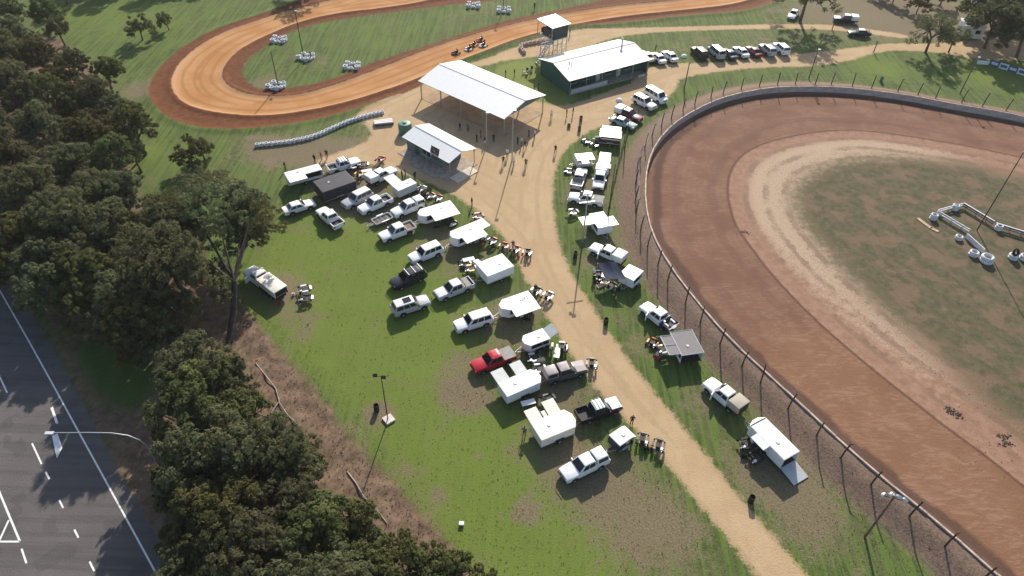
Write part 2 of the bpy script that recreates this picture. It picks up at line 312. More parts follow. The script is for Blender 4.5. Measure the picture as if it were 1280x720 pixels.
# speedway surface, rut, pale shoulder and infield
wav = T.noise(T.mapping(p, (.35, 1.3, 1), (0, 0, R(-12))), .8, 5, .62, 2.6); wav = T.mul(wav, T.step(n_big, .3, .55, .8, 1.05))
sp = T.mix(T.step(n_big, .3, .7), (.165, .084, .053), (.212, .113, .073)); sp = T.mix(T.mul(T.step(wav, .48, .66), .42), sp, (.26, .163, .118))
grv = T.math('SINE', T.add(T.mul(T.attr('speed'), 7.), T.mul(n_mid, 3.))); sp = T.mix(T.mul(T.mul(T.step(grv, .3, 1.), T.step(n_big, .4, .6)), .16), sp, (.125, .066, .05))
sp = T.mix(T.mul(T.step(T.math('SINE', T.add(T.mul(T.attr('speed'), 1.1), T.mul(n_big, 5.))), .3, 1.), .35), sp, (.12, .064, .049))
sp = T.mix(T.mul(T.step(T.attr('clay'), .1, 1.), .6), sp, T.mix(T.step(wav, .46, .66), (.225, .115, .06), (.29, .165, .098)))
damp_shade = T.mul(T.step(T.math('ABSOLUTE', T.add(T.attr('speed'), T.add(-1.6, T.mul(T.add(n_big, -.5), 3.)))), 1.1, .3), .75)  # dark band inside the wall: damp clay, plus the wall's shadow painted in
sp = T.mix(damp_shade, sp, (.07, .04, .031))
inn = T.mix(T.step(n_mid, .3, .7), (.24, .132, .085), (.31, .19, .13))
pale = T.mix(T.mul(T.step(T.attr('rut'), 1.8, 4.5), T.step(T.add(T.attr('pale'), T.mul(edge, .6)), .1, .95)), inn, T.mix(T.step(n_fine, .2, .8), (.31, .215, .145), (.5, .37, .265)))
clods = T.step(T.noise(p, 3.2, 3, .8), .54, .63); pale = T.mix(T.mul(T.mul(clods, T.step(T.attr('rut'), 3., 6.)), .55), pale, (.15, .11, .062))
ol = T.mix(T.step(n_mid, .35, .65), (.07, .068, .034), (.115, .1, .055)); ol = T.mix(T.mul(T.step(n_fine, .55, .7), .6), ol, (.2, .15, .1))
ol = T.mix(T.mul(T.step(T.noise(p, .28, 3), .5, .62), .55), ol, (.2, .125, .085))
pale = T.mix(T.step(T.add(T.attr('olive'), T.mul(edge, 3.6)), -4., 1.2), pale, ol)
ring = T.step(T.math('SINE', T.add(T.mul(T.attr('rut'), 2.1), T.mul(n_mid, 4.))), .2, .9); pale = T.mix(T.mul(T.mul(ring, T.step(n_big, .35, .6)), .55), pale, (.15, .1, .065))
sp = T.mix(T.step(T.add(T.attr('rut'), T.mul(edge, .12)), -.1, .1), sp, pale)
sp = T.mix(T.mul(T.step(T.math('ABSOLUTE', T.attr('rut')), .3, .1), .75), sp, (.1, .05, .035))
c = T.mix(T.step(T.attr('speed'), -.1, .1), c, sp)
asp = T.mix(T.step(n_grit, .3, .7), (.1, .09, .087), (.14, .127, .122)); asp = T.mix(T.mul(T.step(n_big, .4, .65), .4), asp, (.16, .146, .14))
asp = T.mix(T.mul(T.step(T.noise(T.mapping(p, (.04, .9, 1), (0, 0, R(-124))), 1., 4, .6), .45, .65), .45), asp, (.075, .068, .066)); asp = T.mix(T.mul(T.step(T.noise(p, .35, 2, .4), .6, .63), .35), asp, (.07, .064, .063))
c = T.mix(T.step(T.add(T.attr('hwy'), T.mul(edge, .2)), -.15, .1), c, asp)
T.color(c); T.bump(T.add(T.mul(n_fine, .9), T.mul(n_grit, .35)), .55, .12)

for k, nm in enumerate(('ground', 'dirt_road', 'highway', 'kart_track', 'speedway_track', 'speedway_infield')):
    q = quads[reg == k]; u, inv = np.unique(q, return_inverse=True); q = inv.reshape(q.shape)
    me = bpy.data.meshes.new(nm); co = np.stack([X.ravel()[u], Y.ravel()[u], Z.ravel()[u]], -1)
    me.vertices.add(len(u)); me.vertices.foreach_set('co', co.ravel())
    me.loops.add(q.size); me.loops.foreach_set('vertex_index', q.ravel())
    me.polygons.add(len(q)); me.polygons.foreach_set('loop_start', np.arange(0, q.size, 4)); me.polygons.foreach_set('loop_total', np.full(len(q), 4))
    me.polygons.foreach_set('use_smooth', np.ones(len(q), bool)); me.update(calc_edges=True)
    for an, a in S.items():
        at = me.attributes.new(an, 'FLOAT', 'POINT'); at.data.foreach_set('value', np.clip(a.ravel()[u], -40, 40).astype(np.float32))
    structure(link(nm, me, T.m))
_zi = lambda x, y: (int(np.clip(np.searchsorted(xs, x), 1, len(xs)-1)), int(np.clip(np.searchsorted(ys, y), 1, len(ys)-1)))
def bilin(A, x, y):
    i, j = _zi(x, y); i -= 1; j -= 1; u = (x-xs[i])/(xs[i+1]-xs[i]); v = (y-ys[j])/(ys[j+1]-ys[j])
    return float((A[j, i]*(1-u)+A[j, i+1]*u)*(1-v)+(A[j+1, i]*(1-u)+A[j+1, i+1]*u)*v)
def bank_z(d):
    if d < 0 or d > 4.4: return 0.
    return .97 if d < .6 else .97*(.5+.5*math.cos(math.pi*(d-.6)/3.8))
def gz(x, y): return max(bilin(Z, x, y), bank_z(-bilin(S['speed'], x, y)))
def samp(name, x, y):
    i, j = _zi(x, y); return float(S[name][j, i])
def GG(x, y):
    g = G(x, y); g.z = gz(g.x, g.y); return g

# earth bank against the outside of the speedway wall
bl = resample(wall_line, .6); tnv = np.gradient(bl, axis=0); tnv /= np.linalg.norm(tnv, axis=1)[:, None]; nv = np.c_[-tnv[:, 1], tnv[:, 0]]
if sdf_poly(*[np.array([q]) for q in (bl+nv)[len(bl)//2]], speed_out)[0] > 0: nv = -nv
DS = [.05, .35, .65, 1., 1.4, 1.8, 2.2, 2.6, 3., 3.4, 3.8, 4.2, 4.7]; rb = np.random.default_rng(4)
bv = []; batt = {k_: [] for k_ in S}
for d_ in DS:
    for i_ in range(len(bl)):
        x_, y_ = bl[i_]+nv[i_]*d_; bv.append((x_, y_, bank_z(d_)+(rb.normal(0, .025) if .2 < d_ < 4 else 0)-(.05 if d_ > 4.4 else 0)))
        for k_ in S: batt[k_].append(-d_ if k_ == 'speed' else samp(k_, x_, y_))
nb = len(bl); bf_ = [(a*nb+i_, a*nb+i_+1, (a+1)*nb+i_+1, (a+1)*nb+i_) for a in range(len(DS)-1) for i_ in range(nb-1)]
me = bpy.data.meshes.new('earth_bank'); me.from_pydata(bv, [], bf_); me.polygons.foreach_set('use_smooth', [True]*len(bf_))
for an, a in batt.items(): me.attributes.new(an, 'FLOAT', 'POINT').data.foreach_set('value', np.clip(np.array(a), -40, 40).astype(np.float32))
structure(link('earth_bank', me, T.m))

# painted road markings
ROADPAINT = mat('road_paint', (.72, .72, .7), .7, 0, 0, .12, 3)
def marking(name, pts, w, label):
    P_ = [Vector((*q, 0)) for q in pts]; m = MB()
    for a, b in zip(P_[:-1], P_[1:]):
        n = (b-a).normalized().cross(Vector((0, 0, 1)))*w/2; zz = Vector((0, 0, .006))
        m.quad(a-n+zz, b-n+zz, b+n+zz, a+n+zz)
    o = structure(link(name, m.mesh(name, fix=False), ROADPAINT)); o['label'] = label; return o
marking('edge_line', smooth_open(W([(-40,290),(0,364),(25,407),(52,455),(99,541),(132,601),(197,720),(240,800)]), 2), .16, 'long solid white edge line on the highway')
for a, b in [((-6,459),(9,491)),((40,554),(52,580)),((57,590),(62,599)),((74,625),(79,635)),((93,662),(98,672)),((112,702),(118,714)),((27,686),(33,704)),((-22,420),(-16,436))]:
    marking('lane_dash', W([a, b]), .16, 'short white lane dash on the highway')
for l in ([(-30,545),(0,617),(25,677)], [(-14,705),(11,650)], [(-40,677),(25,677)]): marking('hatch_line', W(l), .18, 'white painted hatching line on the highway')
m = MB()
for q in ([(63,510),(70,530),(73,529),(66,508)], [(65,545),(72,542),(78,560),(71,573)]): m.quad(*[Vector((*w_, .006)) for w_ in W(q)])
o = structure(link('turn_arrow', m.mesh('turn_arrow', fix=False), ROADPAINT)); o['label'] = 'white turn arrow painted on the shaded highway'

# ---------------------------------------------------------------- vehicles
def lerp(a, b, t): return tuple(a[i]+(b[i]-a[i])*t for i in range(3))
def inset_quad(mb, p00, p10, p11, p01, u0, u1, v0, v1, off=.012):
    q = lambda u, v: Vector(lerp(lerp(p00, p10, u), lerp(p01, p11, u), v))
    a, b, c_, d = q(u0, v0), q(u1, v0), q(u1, v1), q(u0, v1); n = (b-a).cross(d-a).normalized()
    mb.loft([[a-n*.01, b-n*.01, c_-n*.01, d-n*.01], [a+n*off, b+n*off, c_+n*off, d+n*off]])
CARS = dict(                                          # L, W, belt z, roof z, cabin x: windscreen base, windscreen top, rear top, rear base; top half width
    ute=(5.25, 1.86, 1.12, 1.80, (1.12, .42, -.85, -1.0), .70), wagon=(4.85, 1.88, 1.12, 1.80, (1.05, .40, -2.05, -2.3), .72),
    sedan=(4.75, 1.8, .98, 1.45, (.98, .22, -1.05, -1.75), .62), truck=(7.3, 2.0, 1.18, 1.95, (2.3, 1.65, .45, .35), .78), van=(4.9, 1.85, 1.15, 1.95, (1.75, 1.15, -2.2, -2.36), .75))
_wheel = None
def wheel_at(parent, x, y, r=.37, w=.25):
    global _wheel
    if _wheel is None:
        _wheel = (MB().lathe([(.55, -.5), (.85, -.5), (1, -.35), (1, .35), (.85, .5), (.55, .5)], (0, 0, 0), 'Y', 16, closed=True).mesh('tyre', 40),
                  MB().lathe([(.02, .38), (.5, .3), (.6, .42), (.6, -.42), (.5, -.3), (.02, -.38)], (0, 0, 0), 'Y', 12).mesh('rim', 40))
        _wheel[0].materials.append(TYRE); _wheel[1].materials.append(RIM)
    o = link('wheel', _wheel[0], None, parent); o.location = (x, y, r); o.scale = (r, w, r); link('rim', _wheel[1], None, o)
def car(kind, front, rear, pt, label, cat=None, tray=None, roof=None, name=None, extra=(), lower=None, group=None, bonnet=None):
    L, Wd, zb, zr, (x0, x1, x2, x3), wt = CARS[kind]
    a, b = G(*front, .75), G(*rear, .75); d = a-b; c_ = (a+b)/2; rz = math.atan2(d.y, d.x)
    nm = name or {'ute': 'utility_truck', 'truck': 'tray_truck', 'wagon': 'station_wagon', 'sedan': 'sedan_car', 'van': 'passenger_van'}[kind]
    t = thing(nm, label, cat or {'ute': 'ute', 'truck': 'truck', 'wagon': 'car', 'sedan': 'car', 'van': 'van'}[kind], (c_.x, c_.y, gz(c_.x, c_.y)), rz, group)
    h, hw = L/2, Wd/2
    hood = zb-.06 if kind != 'sedan' else zb-.1
    hd = .28 if kind == 'sedan' else .2
    prof = [(h, hw*.80, .42, hood-hd), (h-.06, hw*.9, .34, hood-hd*.5), (h-.35, hw*.97, .3, hood-.04), (h-.9, hw, .28, hood), (x0+.05, hw, .28, zb-.03), (0, hw, .28, zb)]
    bed = kind in ('ute', 'truck')
    xe = x3-.04 if bed else -h
    if bed: prof += [(xe, hw, .28, zb)]
    elif kind == 'sedan': prof += [(x3+.1, hw, .28, zb), (-h+.5, hw*.98, .3, zb-.02), (-h+.1, hw*.93, .34, zb-.08), (-h, hw*.86, .42, zb-.2)]
    else: prof += [(x3+.3, hw, .28, zb), (-h+.12, hw*.97, .34, zb), (-h, hw*.92, .42, zb-.06)]
    rings = []
    for x, w, z0, z1 in prof:
        dz = z1-z0
        rings.append([(x, -w*.9, z0), (x, -w, z0+.2*dz), (x, -w, z0+.72*dz), (x, -w*.95, z1-.05), (x, -w*.85, z1), (x, 0, z1+.03), (x, w*.85, z1), (x, w*.95, z1-.05), (x, w, z0+.72*dz), (x, w, z0+.2*dz), (x, w*.9, z0)])
    part('body', MB().loft(rings), pt, t, 35)
    if bonnet:
        bmh = MB(); xs2 = [h-.12, h-.36, h-.9, x0+.12]; zs2 = [hood-hd*.42, hood-.04, hood, zb-.03]
        for i in range(3):
            for j in range(4):
                q = lambda i_, j_: (xs2[i_], (j_/2-1)*hw*.84, zs2[i_]+.012+.03*(1-abs(j_/2-1)))
                bmh.quad(q(i, j), q(i, j+1), q(i+1, j+1), q(i+1, j))
        part('bonnet', bmh, bonnet, t, 60)
    part('sill', MB().box((-.1 if kind != 'ute' else .1, 0, .33), (L*.42, Wd+.03, .13)), BLACKP, t)
    if lower:
        ll = MB()
        for s in (-1, 1): ll.box((-.2, s*(hw+.004), .55), (L*.62, .02, .34))
        part('lower_panel', ll, lower, t)
    wb = hw*.93
    B = [(x0, -wb, zb-.02), (x0, wb, zb-.02), (x3, wb, zb-.02), (x3, -wb, zb-.02)]; Tp = [(x1, -wt, zr), (x1, wt, zr), (x2, wt, zr), (x2, -wt, zr)]
    cm = MB().loft([B, [(p_[0]+(.0 if i > 1 else .0), p_[1], p_[2]) for i, p_ in enumerate(Tp)]]).mesh('cabin'); bevel_mesh(cm, .07, 2)
    link('cabin', cm, pt, t)
    rm = MB(); nx = 5
    g = [[(x1-.06+(x2-x1+.12)*i/(nx-1), (-1+2*j/4)*(wt-.05), zr+.045*(1-(2*i/(nx-1)-1)**4)*(1-(2*j/4-1)**4)+.004) for j in range(5)] for i in range(nx)]
    for i in range(nx-1):
        for j in range(4): rm.quad(g[i][j], g[i+1][j], g[i+1][j+1], g[i][j+1])
    part('roof', rm, roof or pt, t, 60)
    w = MB(); inset_quad(w, B[0], B[1], Tp[1], Tp[0], .06, .94, .1, .95); part('windscreen', w, GLASS, t)
    w = MB(); inset_quad(w, B[2], B[3], Tp[3], Tp[2], .08, .92, .25, .9); part('rear_window', w, GLASS, t)
    spl = [(.2, .85)] if kind == 'truck' else [(.12, .5), (.54, .93)] if kind in ('ute', 'sedan') else [(.1, .34), (.37, .62), (.65, .94)]
    for s, (p00, p10, p11, p01) in ((1, (B[1], B[2], Tp[2], Tp[1])), (-1, (B[0], B[3], Tp[3], Tp[0]))):
        for u0, u1 in spl:
            w = MB(); inset_quad(w, p00, p10, p11, p01, u0, u1, .16, .88, .012*s); part('side_window', w, GLASS, t)
    for s in (-1, 1):
        part('headlight', MB().box((h-.10, s*hw*.68, hood-.22), (.16, .34, .16)), LAMP, t)
        part('mirror', MB().box((x0-.25, s*(hw+.1), zb+.06), (.14, .2, .16)), pt if roof is None else BLACKP, t)
        part('tail_light', MB().box((-h+.0, s*hw*.82, .86), (.07, .18, .3)), TAIL, t)
        for xx in (h-.95, -h+1.1):
            am = MB(); n = 9
            for i in range(n-1):
                a0, a1 = math.pi*i/(n-1), math.pi*(i+1)/(n-1); r0, r1 = .39, .47
                q = lambda r, an: (xx+r*math.cos(an), s*(hw+.012), .37+r*math.sin(an))
                am.quad(q(r0, a0), q(r1, a0), q(r1, a1), q(r0, a1))
            am.quad(*[(xx+.39*math.cos(math.pi*i/8), s*(hw+.008), .37+.39*math.sin(math.pi*i/8)) for i in range(9)])
            part('wheel_arch', am, BLACKP, t); wheel_at(t, xx, s*(hw-.10))
    part('bumper', MB().box((h-.02, 0, .5), (.12, Wd*.84, .2)), BLACKP if 'bar' in extra else pt, t)
    part('grille', MB().box((h-.035, 0, hood-.36), (.08, Wd*.5, .16)), BLACKP, t)
    if 'bar' in extra: part('bull_bar', MB().tube([(h+.1, -.7, .55), (h+.18, -.55, .95), (h+.18, .55, .95), (h+.1, .7, .55)], .045), BLACKP, t)
    if 'rack' in extra:
        for xx in (x1-.25, (x1+x2)/2, x2+.25): part('roof_bar', MB().box((xx, 0, zr+.1), (.08, wt*2.05, .05)), ALUM, t)
    if 'sunroof' in extra: part('sunroof', MB().box((x1-.85, 0, zr+.05), (1.0, wt*1.25, .02)), GLASS, t)
    if bed:
        xb0, xb1 = xe-.04, -h; Lb = xb0-xb1; xm = (xb0+xb1)/2
        if tray in ('tub', 'canopy', 'tonneau', 'sport'):
            tb = MB().box((xm, 0, .56), (Lb, Wd*.96, .3))
            for s in (-1, 1): tb.box((xm, s*(hw-.05), .88), (Lb, .1, .46))
            tb.box((xb0-.04, 0, .88), (.08, Wd-.2, .46)); tb.box((xb1+.04, 0, .88), (.08, Wd-.2, .46)); part('tray', tb, pt, t)
            part('tray_liner', MB().box((xm, 0, .73), (Lb-.18, Wd-.22, .03)), BLACKP, t)
        if tray == 'canopy':
            cb = [(xb0, -wb, 1.1), (xb0, wb, 1.1), (xb1+.03, wb, 1.1), (xb1+.03, -wb, 1.1)]; ct = [(xb0, -wt, zr-.02), (xb0, wt, zr-.02), (xb1+.2, wt, zr-.05), (xb1+.2, -wt, zr-.05)]
            cm = MB().loft([cb, ct]).mesh('canopy'); bevel_mesh(cm, .06, 2); link('canopy', cm, roof or pt, t)
            for p_ in ((cb[1], cb[2], ct[2], ct[1]), (cb[0], cb[3], ct[3], ct[0])):
                w = MB(); inset_quad(w, *p_, .1, .9, .2, .85, .014 if p_[0][1] > 0 else -.014); part('canopy_window', w, GLASS, t)
        if tray == 'tonneau': part('tonneau_cover', MB().box((xm, 0, 1.13), (Lb-.02, Wd-.04, .05)), GREY_CANVAS, t)
        if tray == 'sport':
            part('sports_bar', MB().tube([(xb0-.25, -hw+.1, 1.1), (xb0-.15, -hw+.25, 1.55), (xb0-.15, hw-.25, 1.55), (xb0-.25, hw-.1, 1.1)], .05), BLACKP, t)
            part('tonneau_cover', MB().box((xm+.2, 0, 1.12), (Lb-.45, Wd-.1, .04)), GREY_CANVAS, t); part('tailgate_panel', MB().box((xb1+.06, 0, 1.14), (.12, Wd-.02, .05)), pt, t)
        if tray in ('flat', 'load'):
            part('tray', MB().box((xm, 0, .86), (Lb, Wd+.06, .1)), RUSTFLOOR if tray == 'flat' else P_NAVY, t)
            for s in (-1, 1): part('side_board', MB().box((xm, s*(hw+.01), 1.04), (Lb, .04, .26)), pt if tray == 'flat' else P_NAVY, t)
            part('headboard', MB().box((xb0-.02, 0, 1.15), (.05, Wd, .5)), pt, t); part('tailboard', MB().box((xb1+.02, 0, 1.04), (.04, Wd, .26)), pt, t)
            part('chassis_rail', MB().box((xm, 0, .62), (Lb, .9, .36)), BLACKP, t)
        if tray and tray.startswith('box'):
            m2 = {'box': roof or pt, 'boxtan': TAN_CANVAS, 'boxw': TRAILW, 'boxcream': TRAILC}[tray]
            part('chassis_rail', MB().box((xm, 0, .62), (Lb, 1.2, .36)), BLACKP, t)
            cm = MB().box((xm, 0, 1.3), (Lb, Wd+.02, .95)).mesh('canopy'); bevel_mesh(cm, .05, 2); link('canopy', cm, m2, t)
            part('canopy_door', MB().box((xb1-.01, 0, 1.3), (.03, Wd-.3, .75)), BLACKP if tray != 'boxw' else ALUM, t)
    if 'doorL' in extra: part('open_door', MB().box((x0-.35, hw+.33, .95), (.12, .75, .9), .35), pt, t)
    return t

def trailer(front, rear, Wd, zt, label, body=None, roofm=None, nose=.0, openside=None, lids=(), ramp=None, name='enclosed_trailer', cat='trailer', zb=.45, draw=True, L=None, backopen=False, lidm=None):
    """front/rear: middle of the roof's two ends; sides L/R seen when facing forward"""
    zt *= .84; zb = min(zb, .4); body = body or TRAILW; roofm = roofm or body
    a, b = G(*front, zt), G(*rear, zt); d = a-b; Lr = L or math.hypot(d.x, d.y); c_ = (a+b)/2; rz = math.atan2(d.y, d.x)
    t = thing(name, label, cat, (c_.x, c_.y, gz(c_.x, c_.y)), rz); h, hw = Lr/2, Wd/2; th = .04
    xn = h-nose; bm = MB(); op = openside or ''
    out = [(-h, -hw), (xn, -hw)] + ([(h, -hw*.35), (h, hw*.35)] if nose else []) + [(xn, hw), (-h, hw)]
    part('floor', MB().loft([[(x, y, zb) for x, y in out], [(x, y, zb+.08) for x, y in out]]), DKSTEEL, t)
    for i in range(len(out)):
        p0, p1 = Vector((*out[i], 0)), Vector((*out[(i+1) % len(out)], 0)); e = p1-p0
        side = 'R' if (p0.y < -hw+.01 and p1.y < -hw+.01) else 'L' if (p0.y > hw-.01 and p1.y > hw-.01) else 'B' if (p0.x < -h+.01 and p1.x < -h+.01) else 'F'
        ang = math.atan2(e.y, e.x); n = Vector((-e.y, e.x, 0)).normalized()*th/2; mid = (p0+p1)/2+n
        z0 = zb+.08; nmw = 'wall'
        if side in op or (side == 'B' and backopen):
            if side != 'B':                             # open side keeps a low sill and corner posts
                bm.box((mid.x, mid.y, z0+.22), (e.length, th, .44), ang)
                for q in (p0+e*.03, p1-e*.03): bm.box((q.x+n.x, q.y+n.y, (z0+zt)/2), (.08, th, zt-z0), ang)
            continue
        bm.box((mid.x, mid.y, (z0+zt-.02)/2), (e.length-.001, th, zt-.02-z0), ang)
    part('body', bm, body, t)
    ro = [(x*1.005, y*1.02) for x, y in out]
    part('roof', MB().loft([[(x, y, zt-.02) for x, y in ro], [(x, y, zt+.03) for x, y in ro], [(x*.97, y*.95, zt+.06) for x, y in ro]]), roofm, t)
    for q_ in (-.45, .1, .55) if roofm not in (MESHG, BLACKT) else (): part('roof_seam', MB().box((q_*h, 0, zt+.062), (.025, Wd*.9, .006)), PANELG if roofm is not PANELG else ALUM, t)
    for s in (-1, 1): part('side_trim', MB().box(((xn-h)/2, s*(hw+.012), zb+.12), (xn+h-.1, .02, .07)), ALUM, t)
    part('roof_vent', MB().box((-h*.3, hw*.1, zt+.09), (.3, .3, .07)), PANELG if roofm is not PANELG else ALUM, t)
    for s in (-1, 1):
        part('mudguard', MB().box((-.1, s*(hw+.09), .68), (1.1, .2, .06)), BLACKP if nose else ALUM, t)
        wheel_at(t, -.1, s*(hw+.06), .29, .2)
    if draw:
        part('drawbar', MB().tube([(h-.2, -.5, .42), (h+1.1, 0, .42)], .04).tube([(h-.2, .5, .42), (h+1.1, 0, .42)], .04), STEEL, t); part('jockey_wheel', MB().tube([(h+.85, .06, .02), (h+.85, .06, .75)], .04), STEEL, t)
    for (sd, x0, x1, wl, ang) in lids:                  # sd side; x0..x1 along body (front positive, fractions of h); wl length; ang above horizontal
        s = 1 if sd == 'L' else -1; ca, sa = math.cos(R(ang)), math.sin(R(ang))
        if sd in 'LR':
            A = [Vector((x0*h, s*hw*1.02, zt)), Vector((x1*h, s*hw*1.02, zt))]; o_ = Vector((0, s*ca, sa))*wl
        else:
            A = [Vector((-h, -hw*x0, zt)), Vector((-h, hw*x1, zt))]; o_ = Vector((-ca, 0, sa))*wl
        up = Vector((0, 0, .045)); q = [A[0], A[1], A[1]+o_, A[0]+o_]
        part('lid', MB().loft([[v for v in q], [v+up for v in q]]), lidm or roofm, t)
        for v, v2 in ((A[0], q[3]), (A[1], q[2])): part('strut', MB().tube([v.lerp(v2, .75), Vector((v.x, v.y, zt-.6)) if sd in 'LR' else Vector((v.x, v.y*.95, zt-.6))], .018, 5), STEEL, t)
    if ramp:
        wl, dirn = ramp; zz = zb+.04
        q = [Vector((-h, -hw*.94, zz)), Vector((-h, hw*.94, zz)), Vector((-h-wl, hw*.94, .05)), Vector((-h-wl, -hw*.94, .05))]; part('ramp', MB().loft([q, [v+Vector((0, 0, .06)) for v in q]]), PANELG, t)
    return t

# ---------------------------------------------------------------- go-karts, people
def torus(mb, R0, r0, c_, n=12, m=6, axis='Z', mi=0):
    return mb.lathe([(R0+r0*math.cos(2*math.pi*i/m), r0*1.15*math.sin(2*math.pi*i/m)) for i in range(m)], c_, axis, n, mi, closed=True)
_kart = {}
def kart_meshes():
    k = {}
    k['frame'] = (MB().box((0, 0, .12), (1.35, .55, .05)).tube([(.75, -.5, .14), (.75, .5, .14)], .03).tube([(-.6, -.6, .16), (-.6, .6, .16)], .03).mesh('frame'), DKSTEEL)
    k['seat'] = (MB().loft([[(-.05, -.2, .16), (-.05, .2, .16), (-.42, .2, .16), (-.42, -.2, .16)], [(-.1, -.2, .22), (-.1, .2, .22), (-.38, .18, .22), (-.38, -.18, .22)], [(-.44, -.2, .62), (-.44, .2, .62), (-.52, .2, .62), (-.52, -.2, .62)]]).mesh('seat'), BLACKP)
    k['nose_cone'] = (MB().loft([[(.72, -.42, .1), (.72, .42, .1), (.72, .38, .3), (.72, -.38, .3)], [(1.0, -.36, .1), (1.0, .36, .1), (.98, .3, .22), (.98, -.3, .22)]]).mesh('nose_cone'), None)
    k['side_pod'] = (MB().loft([[(.42, -.1, .1), (.42, .1, .1), (.42, .1, .28), (.42, -.1, .28)], [(-.3, -.12, .1), (-.3, .12, .1), (-.3, .12, .34), (-.3, -.12, .34)]]).mesh('side_pod'), None)
    k['steering_wheel'] = (torus(MB(), .15, .018, (.2, 0, .55), 10, 5).tube([(.2, 0, .55), (.5, 0, .2)], .02).mesh('steering_wheel'), BLACKP)
    k['engine'] = (MB().box((-.45, -.42, .3), (.34, .26, .3)).tube([(-.5, -.5, .3), (-.85, -.45, .35)], .05).mesh('engine'), ALUM)
    k['tyre'] = (torus(MB(), .09, .055, (0, 0, 0), 10, 6, 'Y').mesh('tyre', 50), TYRE)
    return k
POD = {n: mat('kart_plastic_'+n, c_, .4, 0, .2, .06) for n, c_ in dict(white=(.75, .75, .73), red=(.5, .03, .03), blue=(.03, .08, .35), yellow=(.6, .42, .03), black=(.03, .03, .03), orange=(.6, .2, .03)).items()}
def kart(x, y, deg, colour, label, z=0., group='go-karts in the paddock', at=None, nose=None, stand=True):
    global _kart
    if not _kart: _kart = kart_meshes()
    g = at if at is not None else GG(x, y); rz = R(deg); zz = g.z+z
    t = thing('go_kart', label, 'go-kart', (g.x, g.y, zz), rz, group)
    up = .42 if stand else 0.
    def add(n, loc=(0, 0, 0), m=None, sc=None):
        o = link(n, _kart[n][0], None, t); o.location = (loc[0], loc[1], loc[2]+up)
        mm = m or _kart[n][1]
        if not _kart[n][0].materials: _kart[n][0].materials.append(mm)
        o.material_slots[0].link = 'OBJECT'; o.material_slots[0].material = mm
        if sc: o.scale = sc
    add('frame'); add('seat'); add('steering_wheel'); add('engine')
    add('nose_cone', m=POD[nose or colour]); add('side_pod', (0, .58, 0), POD[colour]); add('side_pod', (0, -.58, 0), POD[colour])
    for xx, yy, s in ((.62, .55, .95), (.62, -.55, .95), (-.6, .6, 1.1), (-.6, -.6, 1.1)): add('tyre', (xx, yy, .145*s), sc=(s, 1.6*s, s))
    if stand:
        sm = MB()
        for s in (-1, 1): sm.tube([(-.5, .28*s, up+.1), (.45, .28*s, .02)], .022, 5).tube([(.5, .28*s, up+.1), (-.45, .28*s, .02)], .022, 5)
        part('stand', sm, STEEL, t)
    return t

